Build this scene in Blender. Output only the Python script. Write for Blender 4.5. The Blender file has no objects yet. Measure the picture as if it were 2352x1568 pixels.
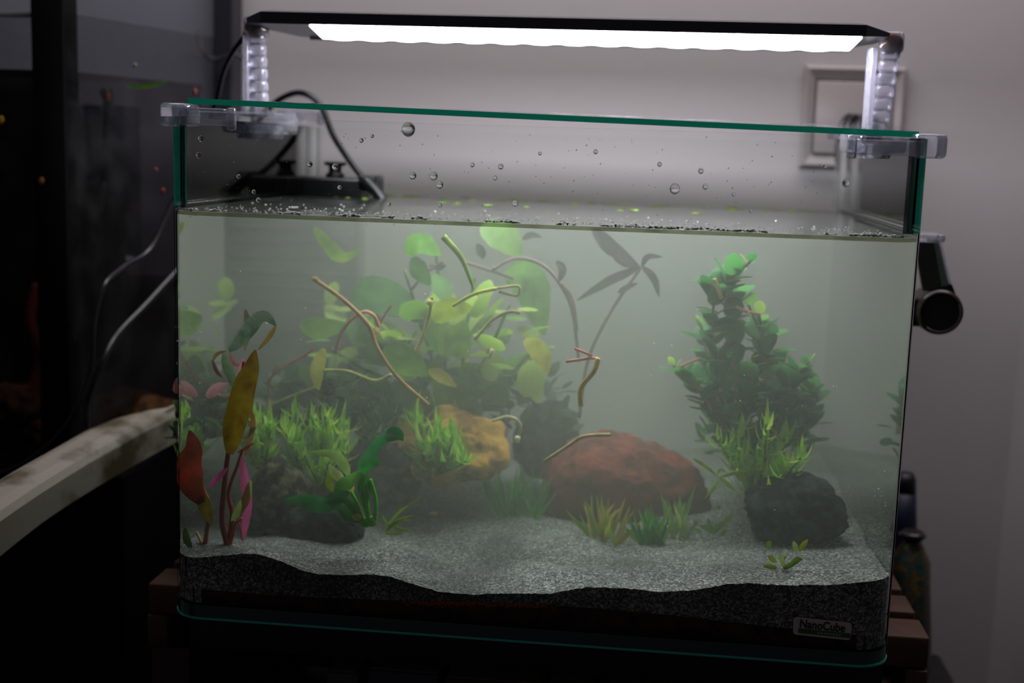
import bpy, bmesh, math, random
import numpy as np
from mathutils import Vector, Matrix, Euler, noise
random.seed(7)
C = bpy.context.scene.collection
S = bpy.context.scene
# ------------------------------------------------------------------ camera
cd = bpy.data.cameras.new('camera'); cam = bpy.data.objects.new('camera', cd); C.objects.link(cam)
CP = Vector((.0678, -.7364, .3014)); ROT = Euler((1.4182, -.0314, .1103), 'XYZ')
cam.location = CP; cam.rotation_euler = ROT
FPX = 2888.2
cd.sensor_width = 36; cd.lens = FPX / 2352 * 36; cd.clip_start = .01; cd.clip_end = 20
cd.dof.use_dof = True; cd.dof.focus_distance = .765; cd.dof.aperture_fstop = 4.8
S.camera = cam
MR = ROT.to_matrix()
# ------------------------------------------------------------------ world, light, exposure
w = bpy.data.worlds.new('room'); S.world = w; w.use_nodes = True
bg = w.node_tree.nodes['Background']; bg.inputs[0].default_value = (.98, .92, 1.0, 1); bg.inputs[1].default_value = .032
S.view_settings.view_transform = 'Standard'; S.view_settings.look = 'None'
S.view_settings.exposure = 0; S.view_settings.gamma = 1; S.view_settings.use_curve_mapping = False
LAMP = 30.0           # strength of the LED panel
FOG = 1.7             # scattering per metre in the cloudy water
rl = bpy.data.lights.new('wall_fill_light', 'AREA'); rl.shape = 'RECTANGLE'; rl.size = 1.2; rl.size_y = .25; rl.energy = 6.8; rl.color = (1, .95, .98)  # unseen area light added overhead to brighten the back wall
ro_ = bpy.data.objects.new('wall_fill_light', rl); C.objects.link(ro_); ro_.location = (.1, .24, .92); ro_.rotation_euler = (math.radians(16), 0, 0)
cy = S.cycles
cy.volume_bounces = 2; cy.max_bounces = 12; cy.transparent_max_bounces = 40
cy.caustics_reflective = False; cy.caustics_refractive = False
cy.sample_clamp_indirect = 4

# ------------------------------------------------------------------ measuring helpers (pixel of the photo + real depth -> point in the room)
def ray(x, y): return MR @ Vector(((x - 1176) / FPX, -(y - 784) / FPX, -1))
def P(x, y, Y):
    d = ray(x, y); return CP + d * ((Y - CP.y) / d.y)
def PZ(x, y, Z):
    d = ray(x, y); return CP + d * ((Z - CP.z) / d.z)
def mpp(Y): return (Y - CP.y) / FPX          # metres per photo pixel at depth Y
W, D, H, ZW = .45, .36, .314, .2577
sx = [P(a, b, .006) for a, b in ((400,1273),(440,1277),(510,1271),(560,1266),(600,1267),(650,1283),(700,1305),(740,1313),(800,1315),(860,1313),(900,1318),(960,1338),(1010,1352),(1090,1360),(1150,1356),(1270,1357),(1310,1348),(1350,1342),(1440,1345),(1500,1352),(1560,1352),(1620,1345),(1670,1335),(1720,1333),(1800,1338),(1900,1337),(1980,1331),(2060,1330))]
FX = [p.x for p in sx]; FZ = [p.z for p in sx]
def sm(t): t = max(0, min(1, t)); return t * t * (3 - 2 * t)
def ground(x, y):
    f = float(np.interp(x, FX, FZ)); t = sm((y - .006) / .10)
    back = .032 + .016 * sm((x - .02) / .2) + .004 * sm((-x - .05) / .12) + .004 * sm((y - .1) / .2)
    n = noise.noise(Vector((x * 14, y * 18, 3.1))) * .006 + noise.noise(Vector((x * 40, y * 46, 1.1))) * .002
    return f * (1 - t) + back * t + n * sm((y - .006) / .03)
def G(px, py):
    Y = .007
    while Y < .34:
        p = P(px, py, Y)
        if p.z <= ground(p.x, p.y): return p
        Y += .001
    return p

# ------------------------------------------------------------------ mesh helpers
class MB:
    def __init__(s): s.v = []; s.f = []; s.m = []
    def add(s, vs, fs, mi=0):
        o = len(s.v); s.v += [Vector(v) for v in vs]; s.f += [tuple(i + o for i in f) for f in fs]; s.m += [mi] * len(fs); return s
    def box(s, a, b, bev=0, mi=0, rot=None, seg=2):
        bm = bmesh.new(); bmesh.ops.create_cube(bm, size=1)
        c = [(a[i] + b[i]) / 2 for i in range(3)]; d = [abs(b[i] - a[i]) for i in range(3)]
        for v in bm.verts: v.co = Vector([v.co[i] * d[i] for i in range(3)])
        if bev: bmesh.ops.bevel(bm, geom=bm.edges[:], offset=min(bev, min(d) * .45), segments=seg, affect='EDGES', profile=.5)
        bm.verts.index_update()
        vs = []
        for v in bm.verts:
            q = v.co.copy()
            if rot: q = rot @ q
            vs.append(q + Vector(c))
        s.add(vs, [[v.index for v in f.verts] for f in bm.faces], mi); bm.free(); return s
    def tube(s, pts, r, seg=10, mi=0, cap=True, smooth=True):
        pts = spline(pts, 8) if smooth and len(pts) > 2 else [Vector(p) for p in pts]
        n = len(pts); o = len(s.v); up = Vector((0, 0, 1)); prev = None
        for i, p in enumerate(pts):
            t = (pts[min(i + 1, n - 1)] - pts[max(i - 1, 0)]).normalized()
            if prev is None:
                a = t.cross(up)
                if a.length < .1: a = t.cross(Vector((1, 0, 0)))
            else: a = prev - t * prev.dot(t)
            a.normalize(); prev = a; b = t.cross(a)
            rr = r[0] + (r[1] - r[0]) * i / (n - 1) if isinstance(r, tuple) else (r(i / (n - 1)) if callable(r) else r)
            for k in range(seg):
                g = 2 * math.pi * k / seg; s.v.append(p + (a * math.cos(g) + b * math.sin(g)) * rr)
        for i in range(n - 1):
            for k in range(seg):
                k2 = (k + 1) % seg; s.f.append((o + i * seg + k, o + i * seg + k2, o + (i + 1) * seg + k2, o + (i + 1) * seg + k)); s.m.append(mi)
        if cap:
            s.f.append(tuple(o + k for k in range(seg))[::-1]); s.f.append(tuple(o + (n - 1) * seg + k for k in range(seg))); s.m += [mi, mi]
        return s
    def blade(s, pts, w, face=None, mi=0, fold=.25, n=3, prof=None):
        """a leaf: centre line, greatest width, a direction it roughly faces; two halves folded along the midrib"""
        pts = spline(pts, n) if len(pts) > 2 else [Vector(pts[0]).lerp(Vector(pts[-1]), i / 6) for i in range(7)]
        N = len(pts); o = len(s.v); face = Vector(face or (0, -1, .25)).normalized()
        for i, p in enumerate(pts):
            t = (pts[min(i + 1, N - 1)] - pts[max(i - 1, 0)]).normalized()
            a = t.cross(face)
            if a.length < .05: a = Vector((1, 0, 0))
            a.normalize(); nn = a.cross(t)
            u = i / (N - 1); ww = w * .5 * (prof(u) if prof else max(.06, math.sin(math.pi * min(1, u * .94 + .04) ** .85) ** .8))
            wob = 1 + .04 * math.sin(u * 17 + o)
            s.v += [p + a * ww * wob + nn * ww * fold, p, p - a * ww / wob + nn * ww * fold]
        for i in range(N - 1):
            for k in (0, 1):
                q = o + i * 3 + k; s.f.append((q, q + 1, q + 4, q + 3)); s.m.append(mi)
        return s
    def lathe(s, prof, c, axis='z', seg=24, mi=0):
        o = len(s.v)
        for r, h in prof:
            for k in range(seg):
                g = 2 * math.pi * k / seg; a, b = r * math.cos(g), r * math.sin(g)
                s.v.append(Vector(c) + (Vector((a, b, h)) if axis == 'z' else Vector((a, h, b)) if axis == 'y' else Vector((h, a, b))))
        for i in range(len(prof) - 1):
            for k in range(seg):
                k2 = (k + 1) % seg; s.f.append((o + i * seg + k, o + i * seg + k2, o + (i + 1) * seg + k2, o + (i + 1) * seg + k)); s.m.append(mi)
        return s
    def ball(s, c, r, sc=(1, 1, 1), sub=2, mi=0, disp=None):
        bm = bmesh.new(); bmesh.ops.create_icosphere(bm, subdivisions=sub, radius=1); bm.verts.index_update()
        vs = []
        for v in bm.verts:
            q = v.co.copy()
            if disp: q *= disp(q)
            vs.append(Vector(c) + Vector((q.x * r * sc[0], q.y * r * sc[1], q.z * r * sc[2])))
        s.add(vs, [[v.index for v in f.verts] for f in bm.faces], mi); bm.free(); return s
def spline(pts, n):
    pts = [Vector(p) for p in pts]; P_ = [pts[0] * 2 - pts[1]] + pts + [pts[-1] * 2 - pts[-2]]; out = []
    for i in range(1, len(P_) - 2):
        a, b, c, d = P_[i - 1:i + 3]
        for k in range(n):
            t = k / n; out.append(.5 * ((2 * b) + (c - a) * t + (2 * a - 5 * b + 4 * c - d) * t * t + (3 * b - a - 3 * c + d) * t ** 3))
    out.append(pts[-1]); return out
def wloc(o):
    v = Vector((0, 0, 0))
    while o: v += o.location; o = o.parent
    return v
def mesh(name, mb, mats, base, smooth=True):
    me = bpy.data.meshes.new(name); me.from_pydata([v - base for v in mb.v], [], mb.f)
    for m in (mats if isinstance(mats, (list, tuple)) else [mats]): me.materials.append(m)
    me.polygons.foreach_set('material_index', mb.m); me.polygons.foreach_set('use_smooth', [smooth] * len(mb.f)); me.update(); return me
def obj(name, mb, mats, parent=None, base=None, smooth=True, label=None):
    if parent: base = wloc(parent)
    elif base is None:
        xs = [v.x for v in mb.v]; ys = [v.y for v in mb.v]; zs = [v.z for v in mb.v]
        base = Vector(((min(xs) + max(xs)) / 2, (min(ys) + max(ys)) / 2, min(zs)))
    base = Vector(base)
    o = bpy.data.objects.new(name, mesh(name, mb, mats, base, smooth)); C.objects.link(o)
    if parent: o.parent = parent
    else: o.location = base
    if label: o['label'] = label
    return o
def tag(o, label, cat, group=None, kind=None):
    o['label'] = label
    if cat: o['category'] = cat
    if group: o['group'] = group
    if kind: o['kind'] = kind
    return o
def thing(name, label, cat, loc, group=None):
    o = bpy.data.objects.new(name, None); C.objects.link(o); o.location = loc; o.empty_display_size = .01
    return tag(o, label, cat, group)
def struct(name, mb, mats, smooth=False):
    o = obj(name, mb, mats, base=(0, 0, 0), smooth=smooth); o['kind'] = 'structure'; return o

# ------------------------------------------------------------------ materials
def lin(c):
    return tuple(((x / 255) / 12.92 if x / 255 <= .04045 else ((x / 255 + .055) / 1.055) ** 2.4) for x in c) + (1,)
def mat(name, col, rough=.6, metal=0, spec=.5, bump=None, var=None, rgb=False, coat=0):
    m = bpy.data.materials.new(name); m.use_nodes = True; nt = m.node_tree; b = nt.nodes['Principled BSDF']
    c = lin(col) if not rgb else tuple(col) + (1,)
    b.inputs['Base Color'].default_value = c; b.inputs['Roughness'].default_value = rough; b.inputs['Metallic'].default_value = metal
    b.inputs['Specular IOR Level'].default_value = spec; b.inputs['Coat Weight'].default_value = coat
    if var:      # (scale, colour2, lo, hi)
        t = nt.nodes.new('ShaderNodeTexCoord'); n = nt.nodes.new('ShaderNodeTexNoise'); n.inputs['Scale'].default_value = var[0]; n.inputs['Detail'].default_value = 5
        r = nt.nodes.new('ShaderNodeMapRange'); r.inputs[1].default_value = var[2]; r.inputs[2].default_value = var[3]
        x = nt.nodes.new('ShaderNodeMix'); x.data_type = 'RGBA'; x.inputs[6].default_value = c; x.inputs[7].default_value = lin(var[1]) if not rgb else tuple(var[1]) + (1,)
        nt.links.new(t.outputs['Object'], n.inputs[0]); nt.links.new(n.outputs[0], r.inputs[0]); nt.links.new(r.outputs[0], x.inputs[0]); nt.links.new(x.outputs[2], b.inputs['Base Color'])
    if bump:     # (scale, strength)
        t = nt.nodes.new('ShaderNodeTexCoord'); n = nt.nodes.new('ShaderNodeTexNoise'); n.inputs['Scale'].default_value = bump[0]; n.inputs['Detail'].default_value = 6
        u = nt.nodes.new('ShaderNodeBump'); u.inputs['Strength'].default_value = bump[1]; u.inputs['Distance'].default_value = .002
        nt.links.new(t.outputs['Object'], n.inputs[0]); nt.links.new(n.outputs[0], u.inputs['Height']); nt.links.new(u.outputs[0], b.inputs['Normal'])
    return m
def leafm(name, col, col2=None, trans=.45, rough=.4):
    col = tuple(min(255, v * 1.12 + 4) for v in col)
    m = bpy.data.materials.new(name); m.use_nodes = True; nt = m.node_tree; b = nt.nodes['Principled BSDF']; out = nt.nodes['Material Output']
    t = nt.nodes.new('ShaderNodeTexCoord'); n = nt.nodes.new('ShaderNodeTexNoise'); n.inputs['Scale'].default_value = 90; n.inputs['Detail'].default_value = 4
    r = nt.nodes.new('ShaderNodeMapRange'); r.inputs[1].default_value = .35; r.inputs[2].default_value = .65
    x = nt.nodes.new('ShaderNodeMix'); x.data_type = 'RGBA'; c = lin(col); x.inputs[6].default_value = c
    x.inputs[7].default_value = lin(col2) if col2 else (c[0] * .6, c[1] * .65, c[2] * .6, 1)
    tr = nt.nodes.new('ShaderNodeBsdfTranslucent'); mx = nt.nodes.new('ShaderNodeMixShader'); mx.inputs[0].default_value = trans
    L = nt.links.new; L(t.outputs['Object'], n.inputs[0]); L(n.outputs[0], r.inputs[0]); L(r.outputs[0], x.inputs[0])
    L(x.outputs[2], b.inputs['Base Color']); L(x.outputs[2], tr.inputs[0]); b.inputs['Roughness'].default_value = rough; b.inputs['Specular IOR Level'].default_value = .25
    L(b.outputs[0], mx.inputs[1]); L(tr.outputs[0], mx.inputs[2]); L(mx.outputs[0], out.inputs[0]); return m
def clear(name, tint=(.97, .99, .98), ior=1.45, edge=None, epow=3, rough=0, dirt_shade=0, dirt_shade_col=(.5, .55, .55), glow=None, gl_f=0):
    """thin clear pane: looks straight through, mirrors by its Fresnel term; edge = colour gathered where one looks along the glass"""
    m = bpy.data.materials.new(name); m.use_nodes = True; nt = m.node_tree; nt.nodes.remove(nt.nodes['Principled BSDF']); out = nt.nodes['Material Output']
    L = nt.links.new; t = nt.nodes.new('ShaderNodeBsdfTransparent'); t.inputs[0].default_value = tuple(tint) + (1,)
    g = nt.nodes.new('ShaderNodeBsdfGlossy'); g.inputs['Roughness'].default_value = rough
    f = nt.nodes.new('ShaderNodeFresnel'); f.inputs[0].default_value = ior
    mx = nt.nodes.new('ShaderNodeMixShader'); L(f.outputs[0], mx.inputs[0]); L(t.outputs[0], mx.inputs[1]); L(g.outputs[0], mx.inputs[2])
    last = mx
    if edge:
        lw = nt.nodes.new('ShaderNodeLayerWeight'); lw.inputs[0].default_value = .5
        p = nt.nodes.new('ShaderNodeMath'); p.operation = 'POWER'; p.inputs[1].default_value = epow; L(lw.outputs['Facing'], p.inputs[0])
        x = nt.nodes.new('ShaderNodeMix'); x.data_type = 'RGBA'; x.inputs[6].default_value = tuple(tint) + (1,); x.inputs[7].default_value = tuple(edge) + (1,)
        L(p.outputs[0], x.inputs[0]); L(x.outputs[2], t.inputs[0])
    if dirt_shade:
        tc = nt.nodes.new('ShaderNodeTexCoord'); n = nt.nodes.new('ShaderNodeTexNoise'); n.inputs['Scale'].default_value = 30; n.inputs['Detail'].default_value = 8
        r = nt.nodes.new('ShaderNodeMapRange'); r.inputs[1].default_value = .45; r.inputs[2].default_value = .8; r.inputs[4].default_value = dirt_shade
        d = nt.nodes.new('ShaderNodeBsdfDiffuse'); d.inputs[0].default_value = tuple(dirt_shade_col) + (1,); m2 = nt.nodes.new('ShaderNodeMixShader')
        L(tc.outputs['Object'], n.inputs[0]); L(n.outputs[0], r.inputs[0]); L(r.outputs[0], m2.inputs[0]); L(last.outputs[0], m2.inputs[1]); L(d.outputs[0], m2.inputs[2]); last = m2
    if glow:
        d = nt.nodes.new('ShaderNodeBsdfTranslucent'); d.inputs[0].default_value = tuple(glow) + (1,); d2 = nt.nodes.new('ShaderNodeBsdfDiffuse'); d2.inputs[0].default_value = tuple(glow) + (1,)
        a = nt.nodes.new('ShaderNodeMixShader'); L(d.outputs[0], a.inputs[1]); L(d2.outputs[0], a.inputs[2]); m2 = nt.nodes.new('ShaderNodeMixShader'); m2.inputs[0].default_value = gl_f
        L(last.outputs[0], m2.inputs[1]); L(a.outputs[0], m2.inputs[2]); last = m2
    L(last.outputs[0], out.inputs[0]); return m
def glass(name, col=(1, 1, 1), rough=.02, ior=1.45):
    m = bpy.data.materials.new(name); m.use_nodes = True; b = m.node_tree.nodes['Principled BSDF']
    b.inputs['Base Color'].default_value = tuple(col) + (1,); b.inputs['Transmission Weight'].default_value = 1; b.inputs['Roughness'].default_value = rough; b.inputs['IOR'].default_value = ior
    return m
def emis(name, col, st):
    m = bpy.data.materials.new(name); m.use_nodes = True; b = m.node_tree.nodes['Principled BSDF']; b.inputs['Base Color'].default_value = (.9, .9, .9, 1)
    b.inputs['Emission Color'].default_value = tuple(col) + (1,); b.inputs['Emission Strength'].default_value = st; return m
m_wall = mat('painted_wall', (176, 170, 171), .55, bump=(60, .15))
m_walld = mat('grey_door_paint', (118, 118, 128), .5)
m_black = mat('black_plastic', (11, 11, 14), .35)
m_cable = mat('black_rubber', (14, 14, 20), .32, spec=.6)
m_alu = mat('black_anodised_metal', (24, 25, 34), .28, spec=.8)
m_white = mat('white_plastic', (190, 182, 182), .4)
m_pane = clear('aquarium_glass', (.98, .99, .985), 1.2, edge=(.7, .84, .8), epow=6)
m_wet = clear('wet_glass', (.99, .995, .99), 1.015)
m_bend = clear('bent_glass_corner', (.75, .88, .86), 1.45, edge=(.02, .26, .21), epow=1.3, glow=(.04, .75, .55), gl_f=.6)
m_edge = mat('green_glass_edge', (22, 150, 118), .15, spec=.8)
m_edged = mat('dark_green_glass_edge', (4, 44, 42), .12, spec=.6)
m_lid = clear('cover_glass', (.96, .985, .975), 1.45, dirt_shade=.10, dirt_shade_col=(.8, .82, .85))
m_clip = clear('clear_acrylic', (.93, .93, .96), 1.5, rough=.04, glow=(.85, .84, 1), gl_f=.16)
m_drop = glass('water_drop', (1, 1, 1), 0, 1.33)
m_led = emis('led_light', (.93, .92, 1.0), LAMP)
m_foam = mat('white_foam', (245, 248, 245), .5); fb_ = m_foam.node_tree.nodes['Principled BSDF']; fb_.inputs['Subsurface Weight'].default_value = 1; fb_.inputs['Subsurface Radius'].default_value = (1, 1, 1); fb_.inputs['Subsurface Scale'].default_value = .0035
m_brown = mat('dark_brown_wood', (92, 58, 34), .55, var=(22, (60, 36, 22), .35, .65), bump=(80, .3))
m_redw = mat('dark_red_brown_wood', (52, 26, 18), .5, bump=(80, .3))

# ------------------------------------------------------------------ the room
mb = MB(); mb.box((-.348, .50, -.62), (.48, .54, 1.6)); struct('wall_back', mb, m_wall)
mb = MB(); mb.box((-1.6, .485, -.62), (-.356, .54, 1.6)); struct('wall_left', mb, m_walld)
mb = MB(); mb.box((-.360, .470, -.62), (-.340, .50, 1.6), .002); struct('trim_1', mb, mat('dark_trim', (34, 34, 42), .4))
mb = MB(); mb.box((.425, .30, -.62), (.50, .52, 1.6), .004); struct('wall_right', mb, m_wall)
mb = MB(); mb.box((-1.6, -1.2, -.64), (1.2, .54, -.62)); struct('floor', mb, mat('dark_floor', (30, 26, 24), .6, bump=(30, .3)))

# ------------------------------------------------------------------ the LED lamp on its clear legs
lamp = thing('aquarium_lamp', 'slim black LED aquarium lamp glowing white, on two clear legs above the cloudy tank', 'lamp', (0, .18, .38))
mb = MB()
def lampring(x, y0, y1, z0, z1): return [(x, y0, z0), (x, y1, z0), (x, y1, z1 - .002), (x, y1 - .02, z1), (x, y0 + .02, z1), (x, y0, z1 - .003)]
secs = [lampring(-.222, .150, .205, .383, .3895), lampring(-.205, .128, .232, .3808, .3918), lampring(.203, .128, .232, .3808, .3912), lampring(.222, .150, .205, .383, .3885)]
vs = [v for s_ in secs for v in s_]; fs = []
for i in range(3):
    for k in range(6): fs.append((i * 6 + k, i * 6 + (k + 1) % 6, i * 6 + 6 + (k + 1) % 6, i * 6 + 6 + k))
fs += [tuple(range(6))[::-1], tuple(range(18, 24))]
mb.add(vs, fs); obj('housing', mb, m_alu, lamp, smooth=False)
pq = [(-.171, .131), (.201, .131), (.207, .228), (-.187, .228)]
mb = MB(); mb.add([(x, y, .3807) for x, y in pq] + [(x, y, .3797) for x, y in pq], [(0, 1, 2, 3), (7, 6, 5, 4), (0, 4, 5, 1), (1, 5, 6, 2), (2, 6, 7, 3), (3, 7, 4, 0)])
obj('light_panel', mb, m_led, lamp, smooth=False, label='glowing white light panel')
for i in range(15):
    mb = MB(); x = -.17 + i * .0252; mb.ball((x, .222, .3797), .0062, (1.7, .8, .22), 2); obj('led', mb, m_led, lamp)
mb = MB(); mb.box((-.198, .2288, .3786), (.207, .2318, .3815), .0008); obj('rim_strip', mb, m_alu, lamp, smooth=False)
def leg(x, bx, top, bot):
    mb = MB(); n = 7
    for i in range(n):
        z0 = bot + (top - bot) * i / n; z1 = bot + (top - bot) * (i + 1) / n + .001; xx = x + (bx - x) * (1 - (i + .5) / n)
        mb.box((xx - .0062, .172, z0), (xx + .0062, .186, z1), .0032, seg=3)
    obj('leg', mb, m_clip, lamp)
    mb = MB(); mb.box((x + (bx - x) - .0095, .168, bot), (bx - .0055, .190, top), .001); obj('leg_plate', mb, m_clip, lamp)
    mb = MB(); mb.box((bx - .012, .150, bot - .012), (bx + .022 * (1 if bx < 0 else -1) + .0, .205, bot + .003), .0025); mb.box((bx - .004, .160, bot - .016), (bx + .014 * (1 if bx < 0 else -1), .195, bot - .006), .002); obj('foot', mb, m_clip, lamp)
    mb = MB(); mb.lathe([(0, -.008), (.006, -.008), (.0072, -.005), (.0072, .005), (.006, .008), (0, .008)], (x, .18, top + .003), 'y'); obj('hinge_knob', mb, mat('brown_metal', (90, 62, 46), .35, .6), lamp)
    mb = MB(); mb.box((x - .0075, .170, top - .004), (x + .0075, .190, top + .011), .003); obj('hinge_block', mb, m_clip, lamp)
leg(-.224, -.2215, .379, .318); leg(.2285, .2235, .378, .318)
# lamp cable
pts = [P(650, 46, .16), P(590, 62, .17), P(545, 105, .2), P(515, 160, .24), P(497, 232, .28), P(470, 310, .30), P(432, 400, .30), P(390, 478, .29), P(345, 572, .27), P(285, 612, .24), P(240, 655, .21), P(215, 740, .20), P(206, 860, .2), P(150, 980, .2), P(60, 1060, .22), P(-40, 1100, .24)]
mb = MB(); mb.tube(pts, .0021); tag(obj('lamp_cable', mb, m_cable), 'thin black cable curving from the lamp end down the left of the cloudy tank', 'cable')
pts = [P(470, 560, .33), P(398, 632, .30), P(335, 700, .27), P(270, 768, .24), P(232, 835, .22), P(200, 920, .22), P(188, 1020, .22), P(100, 1120, .24)]
mb = MB(); mb.tube(pts, .0028); tag(obj('pump_hose', mb, m_cable), 'shiny black hose slanting below the lamp cable, left of the cloudy tank', 'hose')

# ------------------------------------------------------------------ the tank
R0 = .022
def uplan(off, rad, back):
    """plan of the tank, from back left round the bent front to back right"""
    x = W / 2 - off; y = off; pts = [(-x, back)]
    for k in range(9):
        g = math.pi + k / 8 * math.pi / 2; pts.append((-x + rad + rad * math.cos(g), y + rad + rad * math.sin(g)))
    for k in range(9):
        g = 1.5 * math.pi + k / 8 * math.pi / 2; pts.append((x - rad + rad * math.cos(g), y + rad + rad * math.sin(g)))
    pts.append((x, back)); return pts
tank = thing('aquarium', 'rimless glass aquarium with bent front corners, filled with cloudy green-grey water and plants', 'aquarium', (0, .18, 0))
zt = ZW + .0022; mb = MB()
def shell(t, z0, z1, wet, cap):
    o_, i_ = uplan(0, R0, D - .005), uplan(t, R0 - t, D - .005); n = len(o_)
    vs = [(x, y, z0) for x, y in o_] + [(x, y, z1) for x, y in o_] + [(x, y, z0) for x, y in i_] + [(x, y, z1) for x, y in i_]
    for a in range(n - 1):
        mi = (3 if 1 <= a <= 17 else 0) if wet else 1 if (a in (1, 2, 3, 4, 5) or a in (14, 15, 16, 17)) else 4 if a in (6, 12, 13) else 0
        mb.add([vs[a], vs[a + 1], vs[n + a + 1], vs[n + a]], [(0, 1, 2, 3)], mi)
        mb.add([vs[2 * n + a], vs[2 * n + a + 1], vs[3 * n + a + 1], vs[3 * n + a]], [(3, 2, 1, 0)], mi if wet else 0)
        if cap: mb.add([vs[n + a], vs[n + a + 1], vs[3 * n + a + 1], vs[3 * n + a]], [(0, 1, 2, 3)], 2)
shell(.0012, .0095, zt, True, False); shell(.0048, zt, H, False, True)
obj('bent_pane', mb, [m_pane, m_bend, m_edge, m_wet, clear('dark_refraction_bend', (.16, .17, .16), 1.3)], tank, smooth=False, label='clear glass bent round the two front corners')  # last material paints the bend's dark refraction as a grey tint
mb = MB(); mb.box((-.2248, D - .005, .0095), (.2248, D, H)); mb.m = [0] * 6
o = obj('back_pane', mb, [m_pane, m_edge], tank, smooth=False)
for p in o.data.polygons:
    if abs(p.normal.y) < .5: p.material_index = 1
bp = uplan(0, R0, D); mb = MB(); nb = len(bp)
def slab(pl, z0, z1, mb, mi=0, mt=0):
    n = len(pl); mb.add([(x, y, z0) for x, y in pl] + [(x, y, z1) for x, y in pl], [tuple(range(n))[::-1], tuple(range(n, 2 * n))], mt)
    mb.add([(x, y, z0) for x, y in pl] + [(x, y, z1) for x, y in pl], [(a, (a + 1) % n, n + (a + 1) % n, n + a) for a in range(n)], mi)
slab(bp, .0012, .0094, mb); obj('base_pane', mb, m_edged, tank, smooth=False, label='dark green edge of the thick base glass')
bl = uplan(-.0004, R0, D); mb = MB(); slab(bl, 0, .0014, mb); obj('base_edge', mb, mat('piped_light_green', (24, 190, 160), .2, spec=.8), tank, smooth=False, label='lower rim of the base glass, painted bright green for piped light')  # light piped along the base glass is put into a brighter green

# cloudy water: fills the tank up to the waterline, real scattering volume
mw = bpy.data.materials.new('cloudy_water'); mw.use_nodes = True; nt = mw.node_tree; nt.nodes.remove(nt.nodes['Principled BSDF']); out = nt.nodes['Material Output']; L = nt.links.new
tr = nt.nodes.new('ShaderNodeBsdfTransparent'); gl = nt.nodes.new('ShaderNodeBsdfGlossy'); gl.inputs['Roughness'].default_value = 0
fr = nt.nodes.new('ShaderNodeFresnel'); fr.inputs[0].default_value = 1.33
geo = nt.nodes.new('ShaderNodeNewGeometry'); sep = nt.nodes.new('ShaderNodeSeparateXYZ'); L(geo.outputs['True Normal'], sep.inputs[0])
az = nt.nodes.new('ShaderNodeMath'); az.operation = 'ABSOLUTE'; L(sep.outputs[2], az.inputs[0])
top = nt.nodes.new('ShaderNodeMath'); top.operation = 'GREATER_THAN'; top.inputs[1].default_value = .5; L(az.outputs[0], top.inputs[0])
tb = nt.nodes.new('ShaderNodeMath'); tb.operation = 'MULTIPLY'; L(top.outputs[0], tb.inputs[0]); L(geo.outputs['Backfacing'], tb.inputs[1])
bk = nt.nodes.new('ShaderNodeMath'); bk.operation = 'SUBTRACT'; L(top.outputs[0], bk.inputs[0]); L(geo.outputs['Backfacing'], bk.inputs[1])
ab = nt.nodes.new('ShaderNodeMath'); ab.operation = 'ABSOLUTE'; L(bk.outputs[0], ab.inputs[0])
ax = nt.nodes.new('ShaderNodeMath'); ax.operation = 'ABSOLUTE'; L(sep.outputs[0], ax.inputs[0]); mxx = nt.nodes.new('ShaderNodeMath'); mxx.operation = 'MAXIMUM'; L(ax.outputs[0], mxx.inputs[0]); L(az.outputs[0], mxx.inputs[1])
gt = nt.nodes.new('ShaderNodeMath'); gt.operation = 'GREATER_THAN'; gt.inputs[1].default_value = .995; L(mxx.outputs[0], gt.inputs[0])
inv = nt.nodes.new('ShaderNodeMath'); inv.operation = 'MULTIPLY'; L(ab.outputs[0], inv.inputs[0]); L(gt.outputs[0], inv.inputs[1])   # top seen from above, or side seen from inside
fm = nt.nodes.new('ShaderNodeMath'); fm.operation = 'MULTIPLY'; L(inv.outputs[0], fm.inputs[0]); L(fr.outputs[0], fm.inputs[1])
tc = nt.nodes.new('ShaderNodeTexCoord'); wn = nt.nodes.new('ShaderNodeTexNoise'); wn.inputs['Scale'].default_value = 45; L(tc.outputs['Object'], wn.inputs[0])
wb = nt.nodes.new('ShaderNodeBump'); wb.inputs['Strength'].default_value = .12; wb.inputs['Distance'].default_value = .002; L(wn.outputs[0], wb.inputs['Height'])
mxn = nt.nodes.new('ShaderNodeMix'); mxn.data_type = 'VECTOR'; L(top.outputs[0], mxn.inputs[0]); L(geo.outputs['Normal'], mxn.inputs[4]); L(wb.outputs[0], mxn.inputs[5]); L(mxn.outputs[1], gl.inputs['Normal'])
ms = nt.nodes.new('ShaderNodeMixShader'); L(fm.outputs[0], ms.inputs[0]); L(tr.outputs[0], ms.inputs[1]); L(gl.outputs[0], ms.inputs[2]); L(ms.outputs[0], out.inputs[0])
vsn = nt.nodes.new('ShaderNodeVolumeScatter'); vsn.inputs['Color'].default_value = (.93, .96, .88, 1); vsn.inputs['Density'].default_value = FOG; vsn.inputs['Anisotropy'].default_value = .25
vab = nt.nodes.new('ShaderNodeVolumeAbsorption'); vab.inputs['Color'].default_value = (.33, .44, .27, 1); vab.inputs['Density'].default_value = 2.7
va = nt.nodes.new('ShaderNodeAddShader'); L(vsn.outputs[0], va.inputs[0]); L(vab.outputs[0], va.inputs[1]); L(va.outputs[0], out.inputs['Volume'])
wp = uplan(.0016, R0 - .0016, D - .006); mb = MB(); slab(wp, .0105, ZW, mb)
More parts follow.
